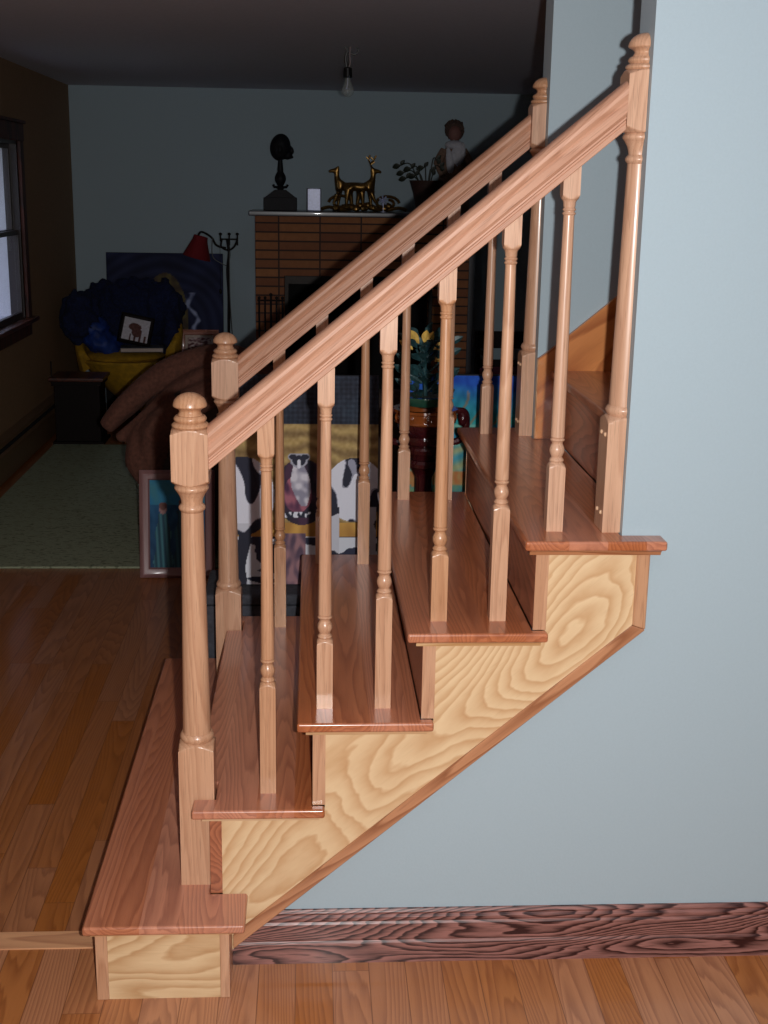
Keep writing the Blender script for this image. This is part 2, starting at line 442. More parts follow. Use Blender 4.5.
for nm, x, a, b in (('upper', XL-.075, zm-.015, wz1-.02), ('lower', XL-.040, wz0+.003, zm+.02)):
    bm = B(); y0, y1 = wy0+.02, wy1-.02; s = .036
    box(bm, x, x+.03, y0, y0+s, a, b, .003); box(bm, x, x+.03, y1-s, y1, a, b, .003)
    box(bm, x, x+.03, y0+s, y1-s, b-s*.8, b, .003); box(bm, x, x+.03, y0+s, y1-s, a, a+s*1.1, .003)
    sa = obj('sash', bm, M['sash'], w)
    bm = B(); box(bm, x+.012, x+.016, y0+s, y1-s, a+s, b-s*.8); obj('pane', bm, M['glass'], sa)
bm = B(); box(bm, XL-.03, XL+.0, 5.12, 5.18, zm+.018, zm+.03, .004); obj('sash_lock', bm, M['iron'], w)
# what stands outside the window
bm = B(); box(bm, -12, -1.9, 15, 15.2, -1.2, 5.0)
for k in range(30): box(bm, -12, -1.9, 14.985, 15, -1.0+k*.2, -.985+k*.2)
tag(obj('neighbouring_house', bm, M['siding'], loc=(-6.1, 15, -1.2)), 'white sided house seen through the left window', 'house')
bm = B(); box(bm, -30, XL-.13, -15, 30, -1.25, -1.2); struct('ground_outside', bm, M['grass'])
bm = B(); box(bm, -2.78, -2.62, 10.0, 10.16, -1.2, 3.2, .01); box(bm, -2.81, -2.59, 9.97, 10.19, -1.2, -.9, .01); box(bm, -2.81, -2.59, 9.97, 10.19, 3.1, 3.25, .01)
tag(obj('porch_post', bm, M['siding'], loc=(-2.7, 10.08, -1.2)), 'square white porch post outside the left window', 'post')

# baseboard heater along the left wall
h = thing('baseboard_heater', 'long low brown baseboard heater along the left wall', 'heater', (XL+.03, 4.6, 0))
bm = B(); prism(bm, [(XL+.001, .02), (XL+.062, .02), (XL+.066, .03), (XL+.066, .175), (XL+.056, .19), (XL+.052, .19), (XL+.052, .03), (XL+.001, .03)], 1.6, 6.6); obj('front_panel', bm, M['heater'], h)
bm = B(); prism(bm, [(XL+.001, .21), (XL+.05, .235), (XL+.056, .222), (XL+.060, .224), (XL+.054, .245), (XL+.001, .255)], 1.6, 6.6); obj('top_cover', bm, M['heater'], h)
bm = B(); box(bm, XL+.001, XL+.048, 1.61, 6.59, .05, .205); obj('heating_element', bm, M['black'], h)
for y in (1.585, 6.6):
    bm = B(); box(bm, XL+.001, XL+.068, y, y+.015, 0, .256, .003); obj('end_cap', bm, M['heater'], h)

# ------------------------------------------------------------------ staircase
st = thing('staircase', 'oak staircase with dark red-brown treads and pale pine side panels', 'staircase', (0, 0, 0))
# bottom step: wider and longer than the others, boxed with pine panels
bm = B(); prism(bm, [(-.203, -.1366), (.142, -.1366), (.142, -.0045), (.0595, -.0045), (.0595, 1.24), (.142, 1.24), (.142, 1.456), (-.203, 1.456)], R-.031, .193, 'XY', .006, 3)
obj('tread', bm, M['tread'], st)
bm = B(); box(bm, -.180, -.158, -.085, 1.40, 0, R-.032); obj('riser', bm, M['riser'], st)
bm = B(); box(bm, -.155, .086, -.108, -.088, .0, R-.045); obj('end_panel', bm, M['ply_x'], st)
bm = B(); box(bm, -.155, .086, 1.405, 1.425, .0, R-.045); obj('end_panel', bm, M['ply_x'], st)
for x0, x1 in ((-.181, -.155), (.086, .107)):
    bm = B(); box(bm, x0, x1, -.111, -.084, 0, R-.044, .002); obj('corner_trim', bm, M['oak'], st)
bm = B(); box(bm, .088, .106, -.084, -.002, 0, R-.044); obj('return_panel', bm, M['oak'], st)
bm = B()
cove = [(0, 0), (-.010, 0), (-.012, -.003), (-.006, -.007), (-.003, -.014), (0, -.014)]
def covestrip(b, x0, x1, y, z, sgn=1):
    loft(b, [[(x0, y+sgn*p, z+q) for p, q in cove], [(x1, y+sgn*p, z+q) for p, q in cove]])
covestrip(bm, -.19, .116, -.110, R-.031); obj('cove_moulding', bm, M['pine'], st)
for k in (2, 3, 4, 5):
    zt = k*R; x0 = NO[k]; xe = RE[k]
    if k < 5:
        xr = RF[k+1]-.001
        P = [(x0, YF), (xe, YF), (xe, -.0045), (xr, -.0045), (xr, YBK-.026), (xe, YBK-.026), (xe, YBK), (x0, YBK)]
        if k == 2:
            P += [(x0, NFAR+.0405), (.071, NFAR+.0405), (.071, NFAR-.0405), (x0, NFAR-.0405), (x0, NB+.0405), (.071, NB+.0405), (.071, NB-.0405), (x0, NB-.0405)]
    else:
        P = [(x0, YF), (xe, YF), (xe, WF-.001), (XJ-.001, WF-.001), (XJ-.001, WB+.001), (.998, WB+.001), (.998, FF-.001), (XJF-.001, FF-.001), (XJF-.001, FB+.001), (xe, FB+.001), (xe, YBK), (x0, YBK)]
    bm = B(); prism(bm, P, zt-TT, zt, 'XY', .0055, 3); obj('tread', bm, M['tread'], st)
    zb = (.193 if k == 2 else (k-1)*R)
    bm = B(); xf = RF[k]
    if k == 2:
        box(bm, xf, xf+.026, NB+.0415, NFAR-.0415, zb, zt-TT)
        box(bm, xf, xf+.026, -.004, NB-.0415, zb, zt-TT); box(bm, xf, xf+.026, NFAR+.0415, 1.239, zb, zt-TT)
        box(bm, .0715, xf+.026, NB-.0415, NB+.0415, zb, zt-TT); box(bm, .0715, xf+.026, NFAR-.0415, NFAR+.0415, zb, zt-TT)
    else: box(bm, xf, xf+.026, .001, 1.239, zb, zt-TT)
    obj('riser', bm, M['riser'], st)
    if k > 2:
        for ya, yb in ((-.0045, .0005), (1.2395, 1.2445)):
            bm = B(); box(bm, xf-.001, xf+.027, ya, yb, zb, zt-TT-.001); obj('riser_end', bm, M['oak'], st)
    for sg, y in ((1, 0), (-1, 1.24)):
        bm = B(); covestrip(bm, xf-.016, (xe-.012 if k < 5 else xe-.008), y-(.0045 if sg > 0 else -.0045), zt-TT, sg)
        obj('cove_moulding', bm, M['pine'] if k < 5 else M['oak_x'], st)
# interior steps, going on up between the two partitions
for k in (6, 7, 8):
    x0 = .972+(k-6)*.243
    bm = B(); box(bm, x0, x0+.27, WB+.001, FF-.019, k*R-TT, k*R, .0055, 3); obj('tread', bm, M['tread'], st)
    bm = B(); box(bm, x0+.027, x0+.05, WB+.001, FF-.019, (k-1)*R-(TT if k > 6 else 0)+.0, k*R-TT); obj('riser', bm, M['riser'], st)
# side panels, framed by sloped oak trims
S0 = lambda x: .05+.85*(x-.105)
def side(y0, y1, face, sg):
    out = [(.105+.028, S0(.105)+.03), (.973, S0(.973)+.034), (.973, 5*R-TT), (RF[5]+.026, 5*R-TT), (RF[5]+.026, 4*R-TT), (RF[4]+.026, 4*R-TT),
           (RF[4]+.026, 3*R-TT), (RF[3]+.026, 3*R-TT), (RF[3]+.026, 2*R-TT), (RF[2]+.026, 2*R-TT), (RF[2]+.026, .02)]
    b = B(); prism(b, out, y0, y1); obj('side_panel', b, M['ply'], st)
    ya, yb = (y0-.006*sg, y1) if sg > 0 else (y0, y1+.006)
    b = B(); prism(b, [(.108, S0(.108)-.002), (1.0, S0(1.0)), (1.0-.028, S0(1.0-.028)+.034), (.108, S0(.108)+.034)], ya, yb, 'XZ', .002, 1); obj('sloped_trim', b, M['oak_slope'], st)
    b = B(); prism(b, [(1.0, S0(1.0)+.001), (1.0, 5*R-TT-.001), (.972, 5*R-TT-.001), (.972, S0(.972)+.035)], ya, yb, 'XZ', .002, 1); obj('end_trim', b, M['oak'], st)
side(0, WF-.001, 0, 1)
side(FB+.001, 1.24, 1.24, -1)
# stairwell skirt on the far partition
bm = B(); prism(bm, [(XJF, 1.017), (XJF, 1.252), (.968, 1.275), (1.7, 1.275+.732*.835), (1.7, 1.23), (1.24, 1.05), (.998, 1.017)], FF-.018, FF-.001); obj('skirt_board', bm, M['skirt'], st)
bm = B(); box(bm, XJF-.0012, XJF-.0002, FF-.016, FF-.002, 1.017, 1.25); obj('skirt_end', bm, M['pine'], st)

# ------------------------------------------------------------------ railings
def smooth_prof(p, n=3):
    out = []
    for i in range(len(p)-1):
        z0, r0 = p[i]; z1, r1 = p[i+1]
        out.append((z0, r0))
    out.append(p[-1]); return out
def arc(z0, z1, r0, rb, n=6):
    """bulge from r0 up to rb and back"""
    return [(z0+(z1-z0)*k/n, r0+(rb-r0)*sin(pi*k/n)) for k in range(n+1)]
def curve(z0, r0, z1, r1, n=6, kind='s'):
    o = []
    for k in range(n+1):
        t = k/n
        s = {'s': t*t*(3-2*t), 'in': t*t, 'out': 1-(1-t)**2, 'l': t}[kind]
        o.append((z0+(z1-z0)*t, r0+(r1-r0)*s))
    return o
def newel_profile(zb, zsh, zblk0, zblk1, ztop):
    """zb foot, zsh top of bottom block, zblk0..zblk1 upper block, ztop of finial"""
    P = [(zb, .09), (zsh-.0155, .09)] + curve(zsh-.015, .056, zsh-.001, .036, 7, 'l')
    P += arc(zsh, zsh+.020, .033, .0375, 6)
    P += curve(zsh+.020, .031, zblk0-.066, .0235, 10, 'l')
    P += arc(zblk0-.066, zblk0-.048, .0225, .0285, 6)
    P += curve(zblk0-.048, .0225, zblk0-.022, .032, 6, 'in')
    P += arc(zblk0-.022, zblk0-.006, .031, .0365, 5)
    P += [(zblk0-.005, .0375)] + curve(zblk0-.004, .0385, zblk0+.008, .057, 7, 'l') + [(zblk0+.0085, .09), (zblk1-.0125, .09)] + curve(zblk1-.012, .057, zblk1-.001, .038, 7, 'l')
    return P
def finial_profile(z, ztop):
    H = ztop-z
    P = [(z-.003, .037)] + arc(z, z+H*.17, .034, .039, 5)[:] + arc(z+H*.18, z+H*.36, .030, .0345, 5)
    P += curve(z+H*.37, .026, z+H*.47, .0225, 4, 's') + curve(z+H*.48, .0225, z+H*.60, .034, 4, 'in')
    for k in range(9):
        a = pi/2*k/8; P.append((z+H*.63+H*.37*sin(a), max(.001, .0355*cos(a))))
    return P
ZB = lambda x: .664+.806*(x-.184)
ZTp = lambda x: 1.168+.868*(x-.184)
ZRB = lambda x: 1.150+.832*(x-.071)                 # underside of the handrail
def baluster_bm(x, y, base):
    hw = .0175; a, b = ZB(x), ZTp(x); top = ZRB(x)
    P = [(base, .06), (a-.0095, .06)] + curve(a-.009, .0255, a, .0150, 5, 'l')
    P += arc(a+.002, a+.010, .0135, .0160, 4) + arc(a+.013, a+.042, .0115, .0162, 8) + arc(a+.046, a+.054, .0125, .0160, 4)
    P += curve(a+.056, .0148, b-.030, .0112, 8, 'l')
    P += arc(b-.029, b-.022, .0112, .0138, 4) + arc(b-.021, b-.014, .0112, .0138, 4)
    P += [(b-.012, .0122), (b-.003, .0128), (b+.001, .0150)] + curve(b+.002, .0165, b+.011, .0255, 5, 'l') + [(b+.0115, .06)]
    rings = []
    seg = 32
    for z, r in P + [(None, .06)]:
        ring = []
        for k in range(seg):
            t = 2*pi*k/seg; rr = min(r, hw/max(abs(cos(t)), abs(sin(t))))
            px = x+rr*cos(t)
            ring.append((px, y+rr*sin(t), z if z is not None else ZRB(px)+.001))
        rings.append(ring)
    return loft(B(), rings)
railprof = [(0, 0), (.021, 0), (.0225, .002), (.0225, .013), (.0205, .015), (.0205, .019), (.024, .022), (.0235, .026), (.0285, .034), (.0295, .052), (.027, .058), (.029, .063), (.0315, .070), (.031, .079), (.026, .087), (.018, .092), (.008, .0945)]
RP = railprof + [(-a, b) for a, b in railprof[::-1] if a > 0]
def railing(yc, name, lab, far):
    t = thing(name, lab, 'railing', (.03, yc, .193))
    xj = XJF if far else XJ; yh = yc+(-.006 if far else .014)
    xa, xb = .0665, xj-.0405
    bm = B()
    n = 2
    loft(bm, [[(x, yc+p, ZRB(x)+q) for p, q in RP] for x in (xa, xb)])
    obj('handrail', bm, M['oak_rail'], t, sharp=28)
    xc = .030
    bm = B(); lathe(bm, newel_profile(.193, .532, 1.120, 1.235, 0), xc, yc, 64, sq=.0385)
    nw = obj('newel_post', bm, M['oak'], t, loc=(xc, yc, .193))
    bm = B(); lathe(bm, finial_profile(1.233, 1.308), xc, yc, 32); obj('finial', bm, M['oak'], nw)
    xc = xj-.0005
    bm = B(); lathe(bm, newel_profile(5*R, 1.266, 1.845, 1.960, 0), xc, yh, 64, sq=.0390, xmax=xj-.0008)
    hn = obj('half_newel_post', bm, M['oak'], t, loc=(xc, yh, 5*R))
    bm = B(); lathe(bm, finial_profile(1.958, 2.030), xc, yh, 32, xmax=xj-.0008); obj('finial', bm, M['oak'], hn)
    for z in (1.055, 1.225):
        for dy in (-.018, .016):
            bm = B(); lathe(bm, [(z-.0, .0001)], 0, 0, 3) if False else None
            blob(bm, (xc-.0395, yh+dy, z), (.004, .005, .005), 6)
            obj('wood_plug', bm, M['plug'], hn)
    for x, base in ((.187, 2*R), (.312, 3*R), (.440, 3*R), (.559, 4*R), (.688, 4*R), (.803, 5*R)):
        obj('baluster', baluster_bm(x, yc, base), M['oak'], t, loc=(x, yc, base))
    return t
railing(NB, 'stair_railing', 'pale oak turned railing on the near side of the stair, nearest the camera', 0)
railing(NFAR, 'stair_railing', 'matching pale oak turned railing on the far side of the stair', 1)

# ------------------------------------------------------------------ rug
bm = B(); box(bm, -1.45, 1.35, 3.10, 5.93, .0005, .012, .004); tag(obj('area_rug', bm, M['rug'], loc=(0, 4.5, .0005)), 'sage green flecked rug on the floor of the room behind', 'rug')

# ------------------------------------------------------------------ paintings and frames
def board(name, label, cat, x, y, w, h, tilt, fn, nu, nv, z=.001, depth=.03, edge='canvas', rz=0):
    t = thing(name, label, cat, (x, y, z)); t.rotation_euler = (-tilt, 0, rz)
    b = B(); box(b, -w/2, w/2, 0, depth, 0, h, .003); obj('canvas', b, M[edge], t, local=True)
    painted('painted_picture', fn, w*.995, h*.995, t, nu, nv, M['painted'], -.0015, .002)
    return t
def framed(name, label, x, y, z, w, h, tilt, fwid, fmat, fn, nu, nv, rz=0, mount=0, depth=.022):
    t = thing(name, label, 'picture', (x, y, z)); t.rotation_euler = (-tilt, 0, rz)
    b = B()
    prof = [(0, 0), (0, -.014), (.25, -.022), (.45, -.016), (.85, -.013), (1, -.006), (1, 0)]
    rings = []
    for cxs, czs in ((-1, 0), (1, 0), (1, 1), (-1, 1)):
        rings.append([(cxs*(w/2-p*fwid), q, (p*fwid if czs == 0 else h-p*fwid)) for p, q in prof])
    vs = [[b.verts.new(p) for p in r] for r in rings]
    for i in range(4):
        A, D = vs[i], vs[(i+1) % 4]
        for k in range(len(prof)):
            j = (k+1) % len(prof); b.faces.new((A[k], A[j], D[j], D[k]))
    obj('frame', b, M[fmat], t, local=True)
    b = B(); box(b, -w/2+.003, w/2-.003, 0, depth*.5, .003, h-.003); obj('backing_board', b, M['black_wood'], t, local=True)
    if mount:
        b = B(); box(b, -w/2+fwid, w/2-fwid, -.003, -.0005, fwid, h-fwid); obj('mount', b, M['mat_pale'], t, local=True)
    ww, hh = w-2*fwid-2*mount, h-2*fwid-2*mount
    painted('painted_picture', fn, ww, hh, t, nu, nv, M['painted'], -.0045, fwid+mount)
    return t
def lerp(a, b, t): return tuple(x+(y-x)*max(0, min(1, t)) for x, y in zip(a, b))
def ell(u, v, cu, cv, ru, rv): return ((u-cu)/ru)**2+((v-cv)/rv)**2
def cowfn(u, v):
    # px: x 234..378, y 370..580
    n = N(u*9, v*9); nf = N(u*40, v*60, 3)
    if v > .775:
        c = lerp((26, 38, 54), (14, 20, 36), .5+n); g = (int(u*60) % 2)*10+(int(v*90) % 2)*10
        c = tuple(q+g+nf*14 for q in c)
    elif v > .30:
        s = sin((v*90+sin(u*9)*1.2+n*2)); c = lerp((176, 150, 96), (128, 104, 66), .5+.5*s); c = tuple(q+nf*18 for q in c)
    elif v > .235: c = lerp((214, 168, 84), (170, 124, 60), .5+n*2)
    else:
        s = N(u*5+v*2, v*26, 5); c = (206, 210, 220) if s > -.05 else (40, 44, 66)
    blk, wht = (34, 36, 54), (216, 218, 230)
    def hide(u, v, sd):
        q = N(u*9+sd, v*6.5, sd)
        if abs(q-.02) < .018: return (150, 152, 170)
        return blk if q > .02 else wht
    def shadeof(c, k): return tuple(x*k for x in c)
    if ell(u, v, .06, .43, .22, .19) < 1: c = hide(u, v, 4.4)
    if v < .30 and abs(u-.05+.02*sin(v*20)) < .045: c = shadeof(hide(u, v, 4.4), .9)
    if ell(u, v, .84, .46, .21, .155) < 1: c = hide(u, v, 7.9)
    if v < .38 and (abs(u-.70) < .035 or abs(u-.96) < .03): c = shadeof(wht if N(u*8, v*12, 2) > -.2 else blk, .9)
    if ell(u, v, .47, .45, .19, .16) < 1: c = lerp((70, 42, 66), (30, 28, 44), .5+N(u*14, v*14, 8)*1.8)
    if ell(u, v, .44, .44, .10, .09) < 1: c = lerp((160, 96, 112), (74, 40, 70), .5+N(u*22, v*18, 6)*1.8)
    bw = .018+.05*sin(pi*max(0, min(1, (.60-v)/.22)))
    if abs(u-(.445+.25*max(0, .60-v)**1.2)) < bw and .38 < v < .60: c = lerp((206, 204, 214), (140, 138, 156), .5+N(u*20, v*26, 2)*2)
    hd = min(ell(u, v, .45, .600, .050, .028), ell(u, v, .408, .618, .030, .014), ell(u, v, .492, .618, .030, .014))
    if hd < 1.5: c = blk if hd < .8 else lerp(wht, blk, .3)
    if ell(u, v, .45, .585, .014, .022) < 1: c = wht
    if .325 < v < .355 and abs(u-.44) < .10: c = wht if N(u*34, v*26, 9) > 0 else blk
    if v < .25 and abs(u-.42) < .075: c = lerp((150, 112, 118), (84, 66, 84), .5+N(u*24, v*16)*1.8)
    return tuple(q*1.08 for q in c)
board('cow_painting', 'unframed canvas painting of black and white cows standing behind the stair', 'painting', .264, 1.60, .485, .715, .06, cowfn, 170, 250, z=.402)
def skyfn(u, v):
    v = (v-.59)/.41
    n = N(u*4, v*3, 1); n2 = N(u*22, v*14, 2)
    c = lerp((36, 170, 160), (14, 84, 196), (v-.62)/.30+n*.4)
    sw = sin(sqrt((u-.1)**2+(v-.9)**2)*34+n*4)
    if v < .88 and sw > .90: c = lerp(c, (190, 110, 70), .55)
    if v < .60: c = lerp((120, 190, 170), (50, 150, 190), .5+.5*sin(v*40+u*9+n*5))
    if v < .42: c = lerp((176, 186, 140), (70, 160, 180), .5+.5*sin(v*36-u*8+n*6))
    if v < .22+.05*n: c = lerp((214, 128, 76), (170, 150, 90), .5+n2)
    if v < .10+.04*n: c = lerp((70, 150, 170), (120, 150, 100), .5+n2)
    if v < 0: c = lerp((60, 120, 90), (40, 80, 110), .5+n)
    return tuple(q+n2*34 for q in c)
board('sky_painting', 'bright blue and green swirling canvas standing behind the upper steps', 'painting', .814, 1.90, .41, 1.08, .03, skyfn, 80, 150, edge='canvas')
def figfn(u, v):
    c = lerp((28, 96, 140), (20, 60, 96), 1-v)
    c = tuple(q+N(u*10, v*8)*22 for q in c)
    if v > .72: c = lerp((36, 124, 170), (60, 130, 150), .5+N(u*6, v*6))
    for cu, col, h in ((.24, (70, 128, 140), .62), (.60, (52, 104, 122), .66), (.86, (84, 120, 116), .58)):
        wv = .10+.07*(1-v/h) if v < h else 0
        if v < h and abs(u-cu) < wv+.02*sin(v*20): c = lerp(col, (30, 66, 84), .5+.5*sin(u*70+v*6))
        if ell(u, v, cu, h+.045, .065, .055) < 1: c = (168, 130, 128)
        if ell(u, v, cu, h+.085, .08, .045) < 1: c = (120, 84, 78)
    return c
framed('framed_picture', 'mauve framed picture of robed figures in blue standing on the floor behind the bottom newel', -.320, 2.968, .001, .335, .485, .16, .045, 'mauve', figfn, 50, 80)
def nightfn(u, v):
    c = lerp((20, 26, 62), (32, 40, 82), .5+N(u*5, v*5))
    r = sqrt(((u-.48))**2+((v-.30)*1.0)**2)
    c = tuple(q+10*sin(r*70+N(u*3, v*3)*3) for q in c)
    if ell(u, v, .50, .42, .20, .42) < 1 and v > .05: c = lerp((116, 104, 60), (80, 64, 52), .5+N(u*16, v*16)*1.5)
    if ell(u, v, .47, .36, .15, .38) < 1: c = lerp((60, 66, 70), (96, 90, 62), .5+N(u*9, v*9))
    path = .70+.26*(.66-v)+.03*sin(v*30)
    if .05 < v < .68:
        k = abs(u-path)/(.022+.02*max(0, N(v*14, 3)*2))
        if k < 1.4: c = lerp((176, 186, 224), c, max(0, k-.2)-N(u*22, v*22)*.9)
    return c
board('night_sky_painting', 'large dark indigo unframed painting with pale streak leaning on the back wall', 'painting', -.862, 7.50, .90, .93, .06, nightfn, 110, 110, z=.27)
t = thing('blanket_chest', 'low dark wooden chest under the indigo painting', 'chest', (-.86, 7.45, 0))
bm = B(); box(bm, -1.30, -.42, 7.25, 7.655, .0, .215, .006); obj('body', bm, M['black_wood'], t)
bm = B(); box(bm, -1.31, -.41, 7.24, 7.66, .217, .268, .008); obj('lid', bm, M['black_wood'], t)

# ------------------------------------------------------------------ sofa with the brown throw
t = thing('sofa', 'dark upholstered sofa seen from behind under a brown throw', 'sofa', (.42, 3.6, .0125))
Z0 = .0125
bm = B(); box(bm, -.36, 1.22, 3.30, 4.10, Z0+.09, Z0+.40, .03, 4); obj('seat_base', bm, M['sofa'], t)
bm = B(); box(bm, -.36, 1.22, 3.17, 3.36, Z0+.09, Z0+.80, .06, 5); obj('backrest', bm, M['sofa'], t)
for x0 in (-.46, 1.22):
    bm = B(); box(bm, x0, x0+.17, 3.19, 4.12, Z0+.06, Z0+.58, .07, 5); obj('armrest', bm, M['sofa'], t)
for x0 in (-.28, .44):
    bm = B(); box(bm, x0, x0+.71, 3.37, 4.08, Z0+.40, Z0+.53, .045, 4); obj('seat_cushion', bm, M['sofa'], t)
for x in (-.38, 1.30):
    for y in (3.25, 4.03):
        bm = B(); lathe(bm, [(Z0, .018), (Z0+.062, .028)], x, y, 14); obj('leg', bm, M['black_wood'], t)
# throw: swelling folds that run from the top of the back down over the left arm
def fold(b, pts, rad, flat=.75, seed=0, seg=18):
    P = smoothpath(pts, 7); n = len(P); rr = []
    for i in range(n):
        q = i/(n-1)*(len(rad)-1); k = min(int(q), len(rad)-2); rr.append(rad[k]+(rad[k+1]-rad[k])*(q-k))
    rings = []
    for i, p in enumerate(P):
        d = (P[min(i+1, n-1)]-P[max(i-1, 0)]).normalized(); side_ = Vector((0, 1, 0)); side_ = (side_-d*side_.dot(d)).normalized(); up = side_.cross(d)
        ring = []
        for k in range(seg):
            a = 2*pi*k/seg; w = 1+.16*mnoise.noise(Vector((cos(a)*1.6+seed, sin(a)*1.6, i*.16)))
            ring.append(tuple(p+side_*cos(a)*rr[i]*w+up*sin(a)*rr[i]*flat*w))
        rings.append(ring)
    return loft(b, rings)
bm = B()
fold(bm, [(-.69, 3.42, .60), (-.60, 3.42, .70), (-.43, 3.43, .84), (-.24, 3.42, .915), (-.10, 3.40, .93), (.04, 3.38, .865), (.20, 3.36, .76)], [.045, .065, .08, .085, .09, .09, .07], .8, 1)
fold(bm, [(-.62, 3.32, .565), (-.50, 3.32, .65), (-.34, 3.32, .78), (-.18, 3.33, .86), (0.0, 3.33, .84), (.16, 3.33, .78)], [.03, .05, .07, .08, .08, .06], .8, 5)
fold(bm, [(-.44, 3.24, .44), (-.42, 3.24, .60), (-.30, 3.25, .72), (-.14, 3.26, .79), (.02, 3.27, .79)], [.06, .10, .10, .10, .06], .9, 9)
fold(bm, [(-.46, 3.27, .36), (-.50, 3.27, .47), (-.49, 3.30, .58), (-.40, 3.30, .66)], [.05, .085, .085, .08], .9, 12)
fold(bm, [(-.50, 3.55, .50), (-.44, 3.55, .66), (-.30, 3.52, .80), (-.10, 3.50, .84), (.1, 3.46, .80)], [.05, .10, .12, .12, .07], .9, 15)
o = obj('throw_blanket', bm, M['brown'], loc=(-.3, 3.35, .60), sharp=180)
rm = o.modifiers.new('merge', 'REMESH'); rm.mode = 'VOXEL'; rm.voxel_size = .012; rm.use_smooth_shade = True
tag(o, 'brown plush throw bunched in folds over the left end of the sofa', 'blanket')

# small framed picture in pink wood on a hidden little table
t = thing('side_table', 'small dark side table behind the brown throw', 'table', (-.50, 6.85, 0))
bm = B(); box(bm, -.675, -.33, 6.66, 7.04, .46, .485, .005); obj('tabletop', bm, M['black_wood'], t)
for x in (-.65, -.36):
    for y in (6.70, 7.0):
        bm = B(); box(bm, x-.015, x+.015, y-.015, y+.015, 0, .46, .003); obj('leg', bm, M['black_wood'], t)
def pinkfn(u, v): return lerp((196, 176, 170), (96, 56, 60), .5+2.2*N(u*7, v*6, 3))
framed('framed_picture', 'pinkish wood framed print on side table in front of the indigo painting', -.545, 6.84, .486, .285, .20, .12, .04, 'pinkwood', pinkfn, 30, 20, mount=.018)

# ------------------------------------------------------------------ yellow tub chair with blue plush throw
t = thing('tub_chair', 'mustard yellow tub armchair in the far left corner', 'chair', (-1.08, 6.85, 0))
rings = []
bm = B()
prof = [(.10, .13), (.16, .20), (.26, .27), (.38, .33), (.47, .372), (.485, .36), (.485, .30)]
for z, r in prof:
    rings.append([(-1.08+.16*(.485-z)/.385+.03+r*cos(a)*.98, 6.82+r*sin(a)*.95, z) for a in [2*pi*k/36 for k in range(36)]])
loft(bm, rings); obj('seat_shell', bm, M['yellow'], t)
# wrap-round back that rises towards the left and rear
bm = B(); outer = []; 
def backh(a): return .56+.30*max(0, sin(a*.5+.35))**1.5
n = 30; rows = 5; outs = []; 
ringsb = []
for k in range(n+1):
    a = -.15*pi+1.35*pi*k/n
    hgt = .50+.36*sin(pi*min(1, max(0, k/n*.9+.08)))
    x, y = cos(a), sin(a); sec = []
    for (dr, z) in ((.375, .40), (.40, hgt-.03), (.385, hgt), (.355, hgt+.005), (.325, hgt-.03), (.30, .44)):
        sec.append((-1.05+dr*x*.98, 6.82+dr*y*.98, z))
    ringsb.append(sec)
loft(bm, ringsb); obj('backrest', bm, M['yellow'], t, sharp=60)
bm = B(); blob(bm, (-1.08, 6.80, .50), (.29, .27, .055), 14, .1, 2, 3); obj('seat_cushion', bm, M['yellow'], t)
for dx, dy in ((-.12, -.1), (.12, -.1), (-.12, .12), (.12, .12)):
    bm = B(); lathe(bm, [(0, .014), (.12, .024)], -.92+dx*.6, 6.82+dy*.6, 10); obj('leg', bm, M['black_wood'], t)
bm = B()
blob(bm, (-1.38, 6.76, .77), (.14, .17, .19), 18, .35, 3.2, 2)
blob(bm, (-1.24, 7.03, .82), (.20, .15, .19), 18, .35, 3.2, 5)
blob(bm, (-1.02, 7.08, .84), (.22, .13, .20), 18, .35, 3.2, 8)
blob(bm, (-.82, 7.02, .78), (.15, .15, .24), 18, .35, 3.2, 11)
blob(bm, (-.745, 6.90, .64), (.075, .15, .20), 18, .35, 3.2, 13)
blob(bm, (-1.08, 7.02, .70), (.28, .10, .20), 18, .35, 3.2, 14)
o = obj('plush_throw', bm, M['fur'], loc=(-1.1, 7.0, .8), sharp=180)
rm = o.modifiers.new('merge', 'REMESH'); rm.mode = 'VOXEL'; rm.voxel_size = .016; rm.use_smooth_shade = True
tx = bpy.data.textures.new('tuft', 'CLOUDS'); tx.noise_scale = .035
dm = o.modifiers.new('tufts', 'DISPLACE'); dm.texture = tx; dm.strength = .03
tag(o, 'shaggy navy blue throw over the back of the yellow tub chair', 'blanket')
bm = B(); blob(bm, (-1.22, 6.72, .60), (.15, .13, .09), 16, .3, 3, 4, rot=RY(.5)); blob(bm, (-1.28, 6.74, .69), (.10, .11, .10), 16, .3, 3, 6)
o = obj('satin_cushion', bm, M['fur_light'], loc=(-1.22, 6.72, .55), sharp=180); tag(o, 'crumpled bright blue satin cushion on the yellow tub chair', 'cushion')
def dogfn(u, v):
    c = (196, 190, 196)
    if ell(u, v, .45, .62, .25, .17) < 1 or ell(u, v, .55, .40, .20, .22) < 1: c = (92, 52, 44)
    if v < .30 and abs((u*5) % 1-.5) < .22 and .3 < u < .95: c = (84, 46, 40)
    return tuple(q+N(u*12, v*12)*20 for q in c)
t = thing('book', 'grey book lying on the seat of the yellow tub chair', 'book', (-.93, 6.60, .557)); t.rotation_euler = (0, 0, .12)
bm = B(); box(bm, -.15, .15, -.08, .09, .0, .034, .003); obj('cover', bm, M['crate'], t, local=True)
bm = B(); box(bm, -.146, .146, -.083, .0, .005, .029); obj('pages', bm, M['mat_pale'], t, local=True)
fr = framed('framed_photo', 'black framed photo of a brown dog leaning on the yellow tub chair', -.99, 6.585, .593, .235, .215, .35, .026, 'black_wood', dogfn, 36, 36, rz=.12); fr['category'] = 'picture'; fr.rotation_euler = (-.35, .22, .12); fr.location.z = .605

